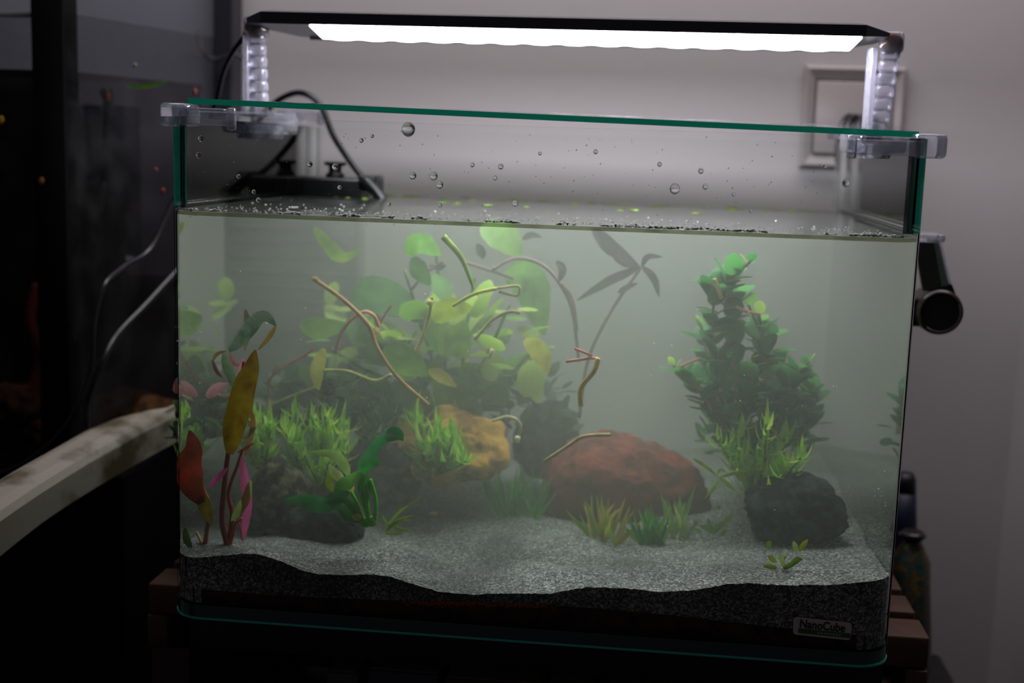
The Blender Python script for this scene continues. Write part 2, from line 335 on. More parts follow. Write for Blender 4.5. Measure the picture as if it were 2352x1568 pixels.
# one closed skin for the volume
mb = MB(); nw = len(wp); mb.add([(x, y, .0105) for x, y in wp] + [(x, y, ZW) for x, y in wp], [tuple(range(nw))[::-1], tuple(range(nw, 2 * nw))] + [(a, (a + 1) % nw, nw + (a + 1) % nw, nw + a) for a in range(nw)])
tag(obj('water', mb, mw, base=(0, .18, .0105), smooth=False), 'cloudy grey-green water filling the glass tank up to the foamy waterline', 'water', kind='stuff')

# sand and soil
msand = bpy.data.materials.new('grey_sand'); msand.use_nodes = True; nt = msand.node_tree; L = nt.links.new; b = nt.nodes['Principled BSDF']
tc = nt.nodes.new('ShaderNodeTexCoord'); v = nt.nodes.new('ShaderNodeTexVoronoi'); v.inputs['Scale'].default_value = 900; L(tc.outputs['Object'], v.inputs['Vector'])
cr = nt.nodes.new('ShaderNodeValToRGB'); e = cr.color_ramp.elements; e[0].color = (.035, .037, .037, 1); e[1].color = (.50, .51, .47, 1)
for p_, c_ in ((.35, .10), (.7, .22), (.9, .34)): q = e.new(p_); q.color = (c_, c_ * 1.02, c_ * .98, 1)
sp = nt.nodes.new('ShaderNodeSeparateColor'); L(v.outputs['Color'], sp.inputs[0]); L(sp.outputs[0], cr.inputs[0])
n2 = nt.nodes.new('ShaderNodeTexNoise'); n2.inputs['Scale'].default_value = 13; n2.inputs['Detail'].default_value = 4; L(tc.outputs['Object'], n2.inputs[0])
rr = nt.nodes.new('ShaderNodeMapRange'); rr.inputs[1].default_value = .35; rr.inputs[2].default_value = .65; rr.inputs[3].default_value = .38; rr.inputs[4].default_value = 1.1; L(n2.outputs[0], rr.inputs[0])
mu = nt.nodes.new('ShaderNodeVectorMath'); mu.operation = 'SCALE'; L(cr.outputs[0], mu.inputs[0]); L(rr.outputs[0], mu.inputs['Scale']); L(mu.outputs[0], b.inputs['Base Color'])
bu = nt.nodes.new('ShaderNodeBump'); bu.inputs['Strength'].default_value = .9; bu.inputs['Distance'].default_value = .0008; L(sp.outputs[1], bu.inputs['Height']); L(bu.outputs[0], b.inputs['Normal']); b.inputs['Roughness'].default_value = .75
NX, NY = 260, 170; mb = MB(); x0, x1, y0, y1 = -.2232, .2232, .0014, .354; vs = []; fs = []
def soilz(x): return .0215 + .003 * math.sin(x * 16 + 1) - .007 * sm((-x - .05) / .1) * 0
def clampx(x, y):
    r = .0204; lim = .2234
    if y < .0014 + r: lim = .2234 - r + math.sqrt(max(0, r * r - (r - (y - .0014)) ** 2))
    return max(-lim, min(lim, x))
for j in range(NY + 1):
    y = y0 + (y1 - y0) * (j / NY) ** 1.3
    for i in range(NX + 1):
        x = clampx(x0 + (x1 - x0) * i / NX, y); vs.append((x, y, ground(x, y) + random.uniform(-.0003, .0003)))
for j in range(NY):
    for i in range(NX): a = j * (NX + 1) + i; fs.append((a, a + 1, a + NX + 2, a + NX + 1))
k = len(vs); fr_ = [clampx(x0 + (x1 - x0) * i / NX, .0014) for i in range(NX + 1)]
edge = [(clampx(-.2234 + .0204 - .0204 * math.cos(g), 0), .0014) for g in ()]
row = [vs[i] for i in range(NX + 1)]
vs += [(a[0], a[1], soilz(a[0])) for a in row] + row
fs += [(k + i, k + i + 1, k + NX + 2 + i, k + NX + 1 + i) for i in range(NX)]
for side in (0, NX):
    kk = len(vs); vs += [(vs[j * (NX + 1) + side][0], vs[j * (NX + 1) + side][1], .0105) for j in range(NY + 1)]
    fs += [(kk + j, kk + j + 1, (j + 1) * (NX + 1) + side, j * (NX + 1) + side) for j in range(NY)]
mb.add(vs, fs); tag(obj('sand', mb, msand, base=(0, .18, .02)), 'grey speckled sand forming a wavy bed on the tank bottom', 'sand', kind='stuff')
msoil = bpy.data.materials.new('planting_soil'); msoil.use_nodes = True; nt = msoil.node_tree; L = nt.links.new; b = nt.nodes['Principled BSDF']; b.inputs['Roughness'].default_value = .9
tc = nt.nodes.new('ShaderNodeTexCoord'); n1 = nt.nodes.new('ShaderNodeTexNoise'); n1.inputs['Scale'].default_value = 120; L(tc.outputs['Object'], n1.inputs[0])
cr = nt.nodes.new('ShaderNodeValToRGB'); cr.color_ramp.elements[0].color = (.012, .004, .003, 1); cr.color_ramp.elements[1].color = (.09, .028, .012, 1); cr.color_ramp.elements[0].position = .35; L(n1.outputs[0], cr.inputs[0])
L(cr.outputs[0], b.inputs['Base Color'])
mb = MB(); n = 60; vs = []; fs = []
for i in range(n + 1):
    x = -.2232 + .4464 * i / n; y = .0013 if abs(x) < .203 else .0013 + .0204 - math.sqrt(max(0, .0204 ** 2 - (abs(x) - .2030) ** 2)); vs += [(x, y, .0097), (x, y, soilz(x) + .0004), (x, .35, soilz(x)), (x, .35, .0097)]
for i in range(n):
    for k in range(4): fs.append((i * 4 + k, i * 4 + (k + 1) % 4, i * 4 + 4 + (k + 1) % 4, i * 4 + 4 + k))
mb.add(vs, fs); tag(obj('soil', mb, msoil, base=(0, .18, .01)), 'dark red-brown soil layer under the sand, seen through the front glass', 'soil', kind='stuff')
mb = MB()
for i in range(520):
    x = random.gauss(-.03, .035)
    if -.075 < x < .022: mb.ball((x, .0013 + random.uniform(-.0002, .0002), soilz(x) - abs(random.gauss(0, .0012))), random.uniform(.0004, .0008), sub=1)
tag(obj('clay_grains', mb, mat('orange_clay', (150, 78, 20), .8), smooth=False), 'band of orange clay grains between dark sand and soil at the front glass', 'clay grains', kind='stuff')

# ------------------------------------------------------------------ cover glass
lid = thing('cover_glass', 'flat glass lid with green edge lying on clear clips over the tank', 'lid', (0, .17, .32))
c4 = [P(432, 238, .012), P(2110, 316, .012), P(1957, 299, .335), P(745, 251, .335)]
up = Vector((0, 0, .0034)); mb = MB(); mb.add(c4 + [c + up for c in c4], [(3, 2, 1, 0), (4, 5, 6, 7)], 0); mb.add(c4 + [c + up for c in c4], [(0, 1, 5, 4), (1, 2, 6, 5), (2, 3, 7, 6), (3, 0, 4, 7)], 1)
m_ledge = clear('cover_glass_edge', (.02, .2, .15), 1.45, glow=(.02, .50, .34), gl_f=.8); obj('pane', mb, [m_lid, m_ledge], lid, smooth=False)

# clear corner clips
def clip(a, b, c, d, Y, lab, arm):
    """a..b px of the block, Y depth; arm = lengthwise direction"""
    k = mpp(Y); p = P((a + b) / 2, (c + d) / 2, Y); hx = (b - a) / 2 * k; hz = (d - c) / 2 * k
    t = thing('lid_clip', lab, 'clip', (p.x, Y, p.z - hz), 'clear lid clips on the tank corners')
    mb = MB(); s_ = 1 if arm > 0 else -1; x0 = p.x - hx * s_; x1 = p.x + hx * s_
    mb.box((x0, Y - .006, p.z - hz), (x0 + s_ * .017, Y + .02, p.z + hz), .0028, seg=3)
    obj('block', mb, m_clip, t)
    mb = MB(); mb.box((x0 + s_ * .012, Y - .005, p.z - hz + .001), (x1, Y - .0015, p.z + hz * .35), .001); mb.box((x0 + s_ * .012, Y - .005, p.z + hz * .35), (x1 - s_ * .006, Y + .012, p.z + hz * .62), .0008); obj('jaw', mb, m_clip, t)
    mb = MB(); mb.box((x1 - s_ * .004, Y - .0065, p.z - hz - .0015), (x1 + s_ * .001, Y - .001, p.z + hz * .7), .0012); obj('end_rib', mb, m_clip, t)
    return t
clip(368, 546, 238, 292, -.001, 'clear plastic lid clip on the front left tank corner', 1)
clip(1955, 2165, 306, 360, -.001, 'clear plastic lid clip on the front right tank corner', -1)
clip(640, 745, 252, 282, .352, 'small clear lid clip on the back left tank corner, under the arched cable', 1)
clip(1905, 1975, 290, 318, .352, 'small clear lid clip on the back right tank corner, by the cable coil', -1)

# ------------------------------------------------------------------ waterline: painted meniscus line, foam, drops
mmeniscus = clear('meniscus_tint', (.42, .42, .30), 1.33, dirt_shade=.55, dirt_shade_col=(.05, .06, .03))  # dark refraction at the water's edge painted as an olive tint
mb = MB(); pl = uplan(.0014, R0 - .0014, D - .0055); n = len(pl)
mb.add([(x, y, ZW - .0026) for x, y in pl] + [(x, y, ZW - .0002) for x, y in pl], [(a, (a + 1) % n, n + (a + 1) % n, n + a) for a in range(n)])
tag(obj('water_line_meniscus', mb, mmeniscus), 'thin dark olive meniscus line along the waterline, its refracted darkness painted on', 'meniscus', kind='stuff')
mb = MB()
wy = lambda x: 487 + (x - 400) * .0312 - 6 * math.sin(math.pi * (x - 400) / 1720) * 0
for a, b, dn in ((402, 455, 2), (480, 520, 2), (645, 695, 3), (785, 835, 4), (885, 915, 3), (955, 990, 3), (1086, 1096, 1.5), (1130, 1210, 3), (1298, 1342, 2), (1400, 1560, 3), (1560, 1700, 2.5), (1700, 1792, 3), (1925, 1955, 2), (1985, 2112, 3)):
    for i in range(int((b - a) * dn * .3)):
        x = random.uniform(a, b); p = P(x, 0, .0062); mid = 1 - abs(2 * (x - a) / (b - a) - 1)
        mb.ball((p.x * 1.006 + .0005 * (p.x < 0), .0058 + random.uniform(0, .0016), ZW + .0002 + abs(random.gauss(0, .0003 + .0004 * mid))), random.uniform(.0003, .0008), (1.4, .6, 1), 1)
for i in range(380):
    x = random.uniform(-.21, .21); y = .01 + abs(random.gauss(0, .05)); mb.ball((x, y, ZW + .0003), random.uniform(.0002, .0007), (1.3, 1.3, .5), 1)
tag(obj('foam', mb, m_foam), 'white foam bubbles strung along the front waterline', 'foam', kind='stuff')
malg = mat('algae', (120, 150, 40), .7); mb = MB()
for i in range(90):
    x = random.uniform(-.2, .2); y = random.choice((random.uniform(.30, .352), random.uniform(.2, .352))); mb.ball((x, y, ZW + .0003), random.uniform(.0008, .0028), (1.8, 1.0, .18), 1)
tag(obj('floating_algae', mb, malg), 'yellow-green algae scum floating on the water near the back pane', 'algae', kind='stuff')
DR = [(938, 296, 15), (948, 403, 8), (996, 404, 9), (1010, 424, 8), (1550, 433, 11), (1943, 420, 8), (770, 383, 8), (712, 377, 6), (1183, 466, 7), (1085, 378, 5), (462, 318, 7), (457, 356, 7), (594, 459, 6), (583, 440, 5), (1368, 348, 5), (1150, 382, 6), (1137, 408, 5), (830, 322, 5), (1610, 392, 6), (1620, 428, 6), (1685, 446, 4), (1515, 377, 5), (780, 430, 5), (893, 468, 5), (1895, 382, 4), (1010, 470, 5), (548, 405, 5), (855, 312, 4), (1240, 352, 4), (1725, 484, 4)]
for i, (x, y, r) in enumerate(DR):
    p = P(x, y, .0062); k = mpp(.006) * r * 1.05
    mb = MB(); mb.ball(p, k, (1, .42, 1.15), 3, disp=lambda q: 1 - .12 * max(0, q.z)); o = obj('water_drop', mb, m_drop)
    side = 'left' if x < 900 else 'middle' if x < 1500 else 'right'
    own = {0: 'largest water drop, hanging high on the front glass under the lid', 1: 'upper left water drop of the cluster of four right of the filter', 2: 'upper middle water drop of the cluster right of the filter', 3: 'lower right water drop of the cluster right of the filter', 4: 'big lone water drop right of the middle of the front glass', 5: 'water drop just below the cable coil and right lid clip', 6: 'water drop in front of the knob on the black filter', 8: 'water drop just above the waterline at the tank middle', 10: 'green-tinged water drop near the front left clip, upper of two', 11: 'green-tinged water drop near the front left clip, lower of two', 14: 'tiny water drop high under the lid, right of the middle'}
    if i in own: tag(o, own[i], 'water drop', 'water drops on the front glass')
    else: tag(o, {'left': 'tiny clear water drop on the left third of the front glass', 'middle': 'tiny clear water drop on the middle of the front glass', 'right': 'tiny clear water drop on the right third of the front glass'}[side], 'water drop', 'tiny water drops on the %s front glass' % side)
mb = MB()
for i in range(220):
    x = random.uniform(410, 2100); y = random.uniform(300, 500 + (x - 400) * .03); p = P(x, y, .006); mb.ball(p, random.uniform(.0002, .0005), (1, .5, 1), 1)
tag(obj('fine_spray', mb, m_drop), 'fine spray of tiny drops on the front glass above the waterline', 'spray', kind='stuff')
mb = MB()
for i in range(60):
    x, y = random.choice(((random.uniform(405, 480), random.gauss(755, 25)), (random.uniform(2005, 2035), random.gauss(1090, 60)), (random.uniform(1450, 1980), random.uniform(620, 1180)), (random.uniform(450, 1300), random.uniform(600, 1000))))
    mb.ball(P(x, y, random.uniform(.008, .03)), random.uniform(.0002, .00055), sub=1)
tag(obj('suspended_particles', mb, m_foam), 'white specks drifting in the cloudy water', 'particles', kind='stuff')

# ------------------------------------------------------------------ internal filter, its cable
flt = thing('internal_filter', 'black internal filter with boxy head above the waterline, at the back left of the tank', 'filter', P(760, 900, .30))
a, b = P(700, 405, .315), P(838, 462, .315); mb = MB(); mb.box((a.x, .295, b.z - .004), (b.x, .34, a.z), .002); obj('motor_head', mb, m_black, flt)
a, b = P(826, 402, .31), P(868, 440, .31); mb = MB(); mb.box((a.x, .30, b.z), (b.x, .335, a.z), .002); obj('side_housing', mb, m_black, flt)
mb = MB(); mb.tube([P(838, 415, .30), P(862, 438, .295), P(884, 466, .29)], lambda t: .0055 - .001 * t, 14); obj('outlet_nozzle', mb, m_black, flt)
c = P(770, 395, .315); mb = MB(); mb.lathe([(0, .012), (.0095, .0115), (.0095, .009), (.0055, .008), (.0055, .003), (.008, .001), (.008, -.004), (0, -.004)], (c.x, .315, c.z - .003)); obj('flow_knob', mb, m_black, flt)
a, b = P(642, 520, .262), P(812, 930, .262); mb = MB(); mb.box((a.x, .262, b.z), (b.x, .30, ZW - .002), .004); o = obj('sponge_case', mb, m_black, flt)
for i in range(9):
    z = ZW - .03 - i * .012; mb = MB(); mb.box((a.x + .006, .2605, z), (b.x - .006, .2622, z + .005), .0006); obj('intake_slot', mb, mat('dark_slot', (4, 4, 5), .8) if i == 0 else bpy.data.materials['dark_slot'], flt)
mb = MB(); mb.tube([P(560, 330, .40), P(600, 270, .39), P(640, 230, .37), P(690, 213, .35), P(735, 240, .34), P(765, 310, .33), P(800, 365, .325), P(838, 415, .315), P(866, 452, .30)], .0027); tag(obj('filter_cable', mb, m_cable), 'black cable arching over the back rim down to the internal filter', 'cable')

# ------------------------------------------------------------------ stones
def stone(name, label, px, py, rx, ry, Y, m, dep=.85, seed=0, rough=.12, squash=1.0, fine=.05, base=0):
    if base: g = G(px, base); Y = g.y + rx * mpp(g.y) * dep * .55
    k = mpp(Y); c = P(px, py, Y)
    def d(q):
        a = 1 + rough * noise.noise(q * 1.3 + Vector((seed, 0, 0))) * 1.6 + rough * .6 * noise.noise(q * 3.1 + Vector((0, seed, 0))) + fine * noise.noise(q * 9 + Vector((0, 0, seed))) + fine * .5 * noise.noise(q * 22)
        a += .035 * noise.noise(q * 13 + Vector((seed, seed, 0))) - .05 * abs(noise.noise(q * 6 + Vector((0, seed, seed))))
        return a
    mb = MB(); mb.ball(c, 1, (rx * k, rx * k * dep, ry * k), 5, disp=d); o = obj(name, mb, m, base=(c.x, c.y, c.z - ry * k)); tag(o, label, 'stone'); return o
def rockm(name, c1, c2, c3=None, sc=110):
    m = mat(name, c1, .85, bump=(170, 1.0), var=(sc, c2, .47, .60), spec=.2); return m
m_lava = rockm('black_lava', (16, 19, 18), (92, 88, 60)); m_lavab = rockm('blue_black_lava', (6, 11, 14), (50, 60, 58)); m_lavar = rockm('red_lava', (140, 62, 48), (100, 50, 42), sc=60); m_tan = rockm('tan_rock', (236, 178, 86), (170, 126, 64), sc=60)
stone('lava_stone', 'dark lava stone with olive speckles behind the red stem plant, front left', 640, 1155, 80, 108, .075, m_lava, seed=1, base=1225)
stone('lava_stone', 'black rounded lava stone behind the broad-leaved plant', 882, 1085, 92, 98, .125, m_lava, seed=4, base=1165)
stone('lava_stone', 'low flat blue-black stone at the foot of the broad-leaved plant', 740, 1205, 100, 60, .045, m_lavab, seed=6, dep=.5, base=1238)
stone('tan_rock', 'large tan rock half hidden by green plants, mid tank', 1055, 1025, 116, 96, .165, m_tan, seed=9, rough=.22)
stone('tan_rock', 'smaller tan rock low on the left of the large tan rock', 930, 1010, 66, 54, .168, m_tan, seed=12, rough=.2)
stone('lava_stone', 'hazy dark stone between the tan rock and the red stone', 1255, 1010, 78, 92, .215, m_lavab, seed=15)
stone('red_lava_stone', 'broad domed red-brown lava stone in the centre right of the tank', 1432, 1142, 202, 152, .125, m_lavar, dep=.5, base=1195, seed=21, rough=.09)
stone('lava_stone', 'blue-black round lava stone at the front right', 1820, 1176, 114, 90, .075, m_lavab, seed=25, dep=.7, rough=.12, base=1250)
p = G(995, 1183); mb = MB(); mb.ball(p + Vector((0, 0, .001)), .0028, (1.1, .8, .6), 3, disp=lambda q: 1 + .2 * noise.noise(q * 2)); tag(obj('pebble', mb, mat('cream_pebble', (214, 184, 150), .6)), 'small cream pebble lying on the open sand', 'pebble')

# ------------------------------------------------------------------ plants: shared helpers
LM = {}
def lm(c, c2=None, t=.45):
    k = (c, c2, t)
    if k not in LM: LM[k] = leafm('leaf_%d' % len(LM) if 0 else 'plant_tissue', c, c2, t)
    return LM[k]
def pp(l, Y): return [P(q[0], q[1], q[2] if len(q) > 2 else Y) for q in l]
def leaf(par, l, w, c, Y, c2=None, name='leaf', face=None, fold=.25, t=.45, label=None):
    mb = MB(); pts = pp(l, Y); mb.blade(pts, w * mpp(Y), face, fold=fold, n=4); return obj(name, mb, lm(c, c2, t), par, label=label)
def stem(par, l, r, c, Y, name='stem', label=None, c2=None):
    mb = MB(); mb.tube(pp(l, Y), r if isinstance(r, tuple) else r, 7); return obj(name, mb, lm(c, c2, .2), par, label=label)
def plant(name, label, px, py, Y, group=None, cat='plant'):
    return thing(name, label, cat, P(px, py, Y), group)

# red stem plant, front left
OL, RED, PNK, GG, DG = (140, 118, 20), (150, 52, 34), (206, 90, 150), (120, 146, 116), (56, 92, 52)
t = thing('red_stem_plant', 'red-stemmed plant with olive, red and pink lance leaves against the front glass, far left', 'plant', G(523, 1252)); Y = .028
stem(t, [(523, 1255, .03), (510, 1189), (519, 1080), (530, 1008), (548, 930), (560, 830)], (.0021, .0011), (140, 52, 50), Y)
stem(t, [(524, 1255, .032), (533, 1181), (525, 1130), (546, 1067), (558, 1030)], (.0017, .0009), (150, 60, 50), Y)
stem(t, [(470, 1260, .03), (474, 1225), (480, 1185), (478, 1150), (466, 1120)], (.0018, .001), (170, 96, 84), Y)
stem(t, [(452, 1222), (461, 1243), (470, 1262)], .0009, (214, 178, 130), Y)
stem(t, [(556, 1190), (542, 1200), (536, 1225), (530, 1250)], .0008, (190, 70, 70), Y)
stem(t, [(533, 1192), (550, 1205), (556, 1240)], .0006, (170, 110, 60), Y)
leaf(t, [(528, 1042), (540, 985), (560, 905), (578, 850), (587, 803)], 62, OL, .02, (120, 92, 14), label='large olive-gold leaf', fold=.35)
leaf(t, [(523, 1074), (500, 1098), (477, 1121)], 14, (226, 84, 160), .024, label='magenta leaf underside')
leaf(t, [(556, 1048), (562, 1100), (569, 1150), (564, 1205), (558, 1244)], 26, PNK, .022, (190, 110, 130), label='long hanging pink leaf')
leaf(t, [(576, 1103), (566, 1145), (545, 1178), (531, 1196)], 24, (150, 166, 88), .021)
leaf(t, [(464, 1155), (444, 1115), (438, 1070), (446, 1030), (436, 988)], 66, RED, .022, (120, 50, 24), label='broad dark red leaf', fold=.3)
leaf(t, [(464, 1130), (472, 1165), (486, 1205)], 34, (130, 110, 24), .023)
leaf(t, [(425, 1212), (430, 1240), (442, 1262)], 20, (74, 92, 20), .022)
leaf(t, [(546, 1002), (566, 994), (590, 980)], 26, GG, .03, (150, 170, 130))
leaf(t, [(546, 1040), (566, 1028), (585, 1016)], 8, (130, 40, 40), .03)
leaf(t, [(526, 805), (556, 778), (588, 738), (612, 728), (634, 748)], 38, (132, 156, 130), .035, (90, 120, 96), label='grey-green leaf curling over at the top', face=(.2, -1, .6))
leaf(t, [(634, 748), (618, 775), (592, 804)], 13, (150, 116, 50), .035)
leaf(t, [(564, 711), (571, 755), (562, 806)], 18, (120, 96, 60), .06)
leaf(t, [(514, 812), (526, 850), (547, 908)], 26, (116, 146, 104), .045)
leaf(t, [(489, 828), (500, 812), (520, 806)], 10, (150, 110, 60), .045)
leaf(t, [(488, 826), (498, 852), (512, 868)], 10, (130, 60, 56), .045)
leaf(t, [(560, 822), (553, 862), (545, 905)], 16, (226, 128, 150), .04, label='pink young shoot')
leaf(t, [(528, 812), (540, 835), (560, 838)], 10, (214, 110, 130), .042)
leaf(t, [(562, 1048), (577, 1000), (582, 962), (573, 935)], 14, (150, 100, 30), .03)
t = thing('pink_leaf_plant', 'hazy plant with rounded pink leaves by the left glass, above the dark bush', 'plant', G(470, 1130)); Y = .075
stem(t, [(480, 1080, .08), (478, 1000), (474, 910)], .0013, (120, 80, 70), Y)
leaf(t, [(400, 900), (430, 876), (466, 893)], 40, (228, 160, 160), Y, (214, 140, 140)); leaf(t, [(474, 912), (500, 893), (525, 880)], 28, (236, 160, 168), .06, (228, 150, 158))
leaf(t, [(500, 906), (520, 908), (535, 902)], 9, (236, 170, 176), .06); leaf(t, [(405, 835), (430, 828), (470, 832)], 12, (150, 160, 90), Y)
leaf(t, [(476, 960), (497, 975), (508, 990)], 16, (120, 150, 110), .06)

# broad-leaved plant
t = thing('broad_leaf_plant', 'bright green broad-leaved plant on short thick stems beside the low flat stone', 'plant', G(850, 1202)); Y = .04
g1, g2, g3, g4 = (60, 146, 80), (130, 216, 80), (214, 236, 150), (50, 156, 54)
for l, r in (([(836, 1085), (829, 1130), (852, 1200)], .0014), ([(850, 1100), (862, 1145), (861, 1195)], .0014), ([(805, 1128), (822, 1160), (836, 1202)], .0013), ([(790, 1152), (815, 1175), (838, 1200)], .0012), ([(842, 1110), (842, 1150), (848, 1200)], .0015)): stem(t, l, r, (90, 190, 30), Y)
mb = MB()
for i in range(8): mb.ball(P(848 + random.uniform(-14, 14), 1196 + random.uniform(-7, 5), Y), .003, (1, .8, 1), 2)
obj('root_crown', mb, lm((110, 200, 40)), t)
for l, w_, c in (([(792, 1152), (740, 1160), (700, 1150), (652, 1148)], 40, g1), ([(800, 1122), (775, 1140), (746, 1146)], 38, (36, 100, 40)), ([(800, 1092), (790, 1066), (760, 1042), (706, 1040)], 26, (170, 204, 110)), ([(780, 1098), (768, 1085), (755, 1066)], 22, g3), ([(772, 1112), (800, 1108), (828, 1080)], 34, (126, 196, 84)), ([(764, 1088), (757, 1108), (765, 1130)], 22, (130, 150, 20)), ([(768, 1080), (780, 1096), (790, 1108)], 24, (206, 220, 150)), ([(828, 1072), (850, 1045), (880, 1008), (925, 1006)], 30, (56, 140, 76)), ([(826, 1084), (848, 1062), (876, 1064)], 38, g4), ([(780, 1166), (800, 1185), (832, 1200)], 26, (30, 104, 24)), ([(790, 1140), (812, 1168), (836, 1196)], 22, (52, 130, 24)), ([(888, 990), (912, 993), (926, 1012)], 26, (30, 104, 50)), ([(838, 1090), (838, 1120), (846, 1150)], 34, (44, 120, 44)), ([(798, 1112), (806, 1120), (812, 1128)], 20, (220, 210, 110))):
    leaf(t, l, w_, c, Y - .003 + random.uniform(-.004, .004), fold=.2)
p = P(820, 1187, .037); mb = MB(); mb.ball(p, .0028, (1.2, .6, .9), 2); obj('root_tip', mb, lm((214, 190, 120)), t)
t = thing('narrow_leaf_sprig', 'small olive sprig of narrow leaves lying on the sand right of the broad-leaved plant', 'plant', G(890, 1225)); Y = .05
for l, w_ in (([(884, 1218), (915, 1178), (964, 1143)], 8), ([(884, 1220), (915, 1195), (955, 1182)], 8), ([(884, 1222), (910, 1200), (944, 1193)], 10), ([(900, 1206), (925, 1216), (948, 1220)], 9), ([(885, 1224), (905, 1225), (925, 1222)], 9), ([(898, 1212), (885, 1196), (878, 1182)], 7)): leaf(t, l, w_, (134, 158, 40), Y)

# grassy tufts: one blade mesh shared, each blade an object
def blademesh(nm, L_, w_, bend, m, seg=5):
    mb = MB(); pts = [Vector((0, bend * L_ * (i / seg) ** 2, L_ * (i / seg) * (1 - .12 * bend * i / seg))) for i in range(seg + 1)]
    mb.blade(pts, w_, (0, -1, 0), n=1, fold=.2, prof=lambda u: (.55 + .45 * math.sin(math.pi * min(1, u + .1))) * (1 - u ** 4) + .04); return mesh(nm, mb, m, Vector((0, 0, 0)))
def put(me, name, par, loc, rz, tilt, sc):
    o = bpy.data.objects.new(name, me); C.objects.link(o); o.parent = par; o.location = Vector(loc) - wloc(par)
    o.rotation_euler = Euler((tilt, 0, rz), 'XYZ'); o.scale = (sc,) * 3; return o
def tuft(label, px, py, h, spread, n_, cols, w_=10, kmax=.7, name='grass_tuft'):
    g = G(px, py); k = mpp(g.y); t = thing(name, label, 'plant', g, 'grassy tufts on the sand')
    n_ = int(n_ * 1.4)
    mes = [blademesh('blade', 1, w_ / h, random.uniform(.1, .5), lm(c)) for c in cols for _ in (0, 1)]
    for i in range(n_):
        a = random.uniform(-1, 1); x = g.x + a * spread * k * .45; y = g.y + random.uniform(-.012, .012)
        o = put(mes[i % len(mes)], 'blade', t, (x, y, ground(x, y) - .001), -a * .9 + random.uniform(-.6, .6) + (math.pi if random.random() < .3 else 0), 0, h * k * random.uniform(.6, 1.08))
        o.rotation_euler = Euler((random.uniform(-.15, .15), a * kmax + random.uniform(-.2, .2), random.uniform(0, 6.28)), 'ZYX') if 0 else (random.uniform(-.2, .2), a * kmax + random.uniform(-.15, .15), random.uniform(-.5, .5) + (math.pi if random.random() < .5 else 0))
        if abs(o.rotation_euler.z) > 2: o.rotation_euler.y *= 1
    return t
tuft('yellow-green grass tuft in front of the left half of the red stone', 1392, 1232, 95, 75, 30, [(176, 170, 40), (140, 170, 36), (200, 178, 80)])
tuft('deep green grass tuft in front of the middle of the red stone', 1497, 1242, 88, 75, 34, [(60, 130, 40), (70, 150, 60), (110, 176, 60)])
tuft('tall pale-tipped grass tuft right of the deep green tuft', 1562, 1222, 96, 40, 16, [(140, 190, 80), (190, 200, 110)], kmax=.35)
tuft('dense dark green grass tuft left of the red stone', 1192, 1178, 118, 110, 52, [(60, 150, 50), (80, 170, 56), (110, 180, 66)], w_=8, kmax=.6)
tuft('thin pale grass tuft behind the dark green tuft', 1225, 1150, 110, 40, 7, [(130, 160, 120)], w_=5, kmax=.4)
def sprig(label, px, py, lst, col, w_=12):
    t = thing('small_sprig', label, 'plant', G(px, py), 'small oval-leaved sprigs'); Y = G(px, py).y
    for (a, b, c_, d) in lst: leaf(t, [(a, b), ((a + c_) / 2, (b + d) / 2 - 2), (c_, d)], w_, random.choice(col), Y + random.uniform(-.004, .004))
    stem(t, [(px, py + 2), (px, py - 16), (px + 4, py - 30)], .0006, col[0], Y)
sprig('small pale sprig between the tall tuft and the black round stone', 1640, 1228, [(1640, 1226, 1605, 1205), (1636, 1222, 1625, 1190), (1642, 1222, 1662, 1196), (1610, 1222, 1590, 1217), (1652, 1218, 1690, 1176), (1655, 1230, 1672, 1218), (1664, 1196, 1682, 1190), (1650, 1170, 1656, 1160), (1600, 1208, 1592, 1195)], [(140, 180, 90), (120, 170, 70), (170, 196, 110)], 12)
sprig('tiny front sprig of oval leaves before the black round stone', 1800, 1306, [(1800, 1306, 1836, 1288), (1800, 1302, 1790, 1268), (1782, 1292, 1764, 1276), (1818, 1290, 1844, 1284), (1830, 1268, 1822, 1242), (1836, 1266, 1856, 1238), (1784, 1304, 1752, 1300), (1764, 1256, 1770, 1242)], [(150, 170, 50), (120, 170, 50), (170, 190, 110)], 13)

# feathery light green plants
FE = [(176, 220, 56), (200, 236, 90), (140, 200, 50)]
fl = [blademesh('leaf', 1, .2, b_, lm(c)) for c in FE for b_ in (.3, .8)]
def feathery(label, base, tips, Y, n_=44, lw=72, cols=None, grp='feathery light green plants'):
    g = P(base[0], base[1], Y); t = thing('feathery_plant', label, 'plant', g, grp); k = mpp(Y)
    ms_ = fl if cols is None else [blademesh('leaf', 1, .2, b_, lm(c)) for c in cols for b_ in (.3, .8)]
    for (a, b) in tips:
        dy = random.uniform(-.02, .02); pts = spline([g, P((base[0] + a) / 2 + random.uniform(-12, 12), (base[1] + b) / 2, Y + dy / 2), P(a, b, Y + dy)], 8)
        mb = MB(); mb.tube(pts, .0008, 5, smooth=False); obj('stem', mb, lm((120, 150, 60)), t)
        for i in range(n_):
            q = pts[min(len(pts) - 1, int((.12 + .88 * i / n_) * len(pts)))]
            put(random.choice(ms_), 'leaf', t, q, random.uniform(0, 6.28), random.uniform(.3, 1.8), lw * k * random.uniform(.6, 1.15) * (1 - .35 * i / n_))
    return t
feathery('feathery green plant left of the front lava stone, behind the red stems', (600, 1085), [(585, 960), (620, 975), (560, 1000)], .11)
feathery('feathery green plant directly above the front lava stone', (690, 1090), [(680, 950), (650, 985), (720, 960)], .115)
feathery('feathery green plant between the two front lava stones', (765, 1090), [(745, 955), (790, 975), (735, 1020)], .12)
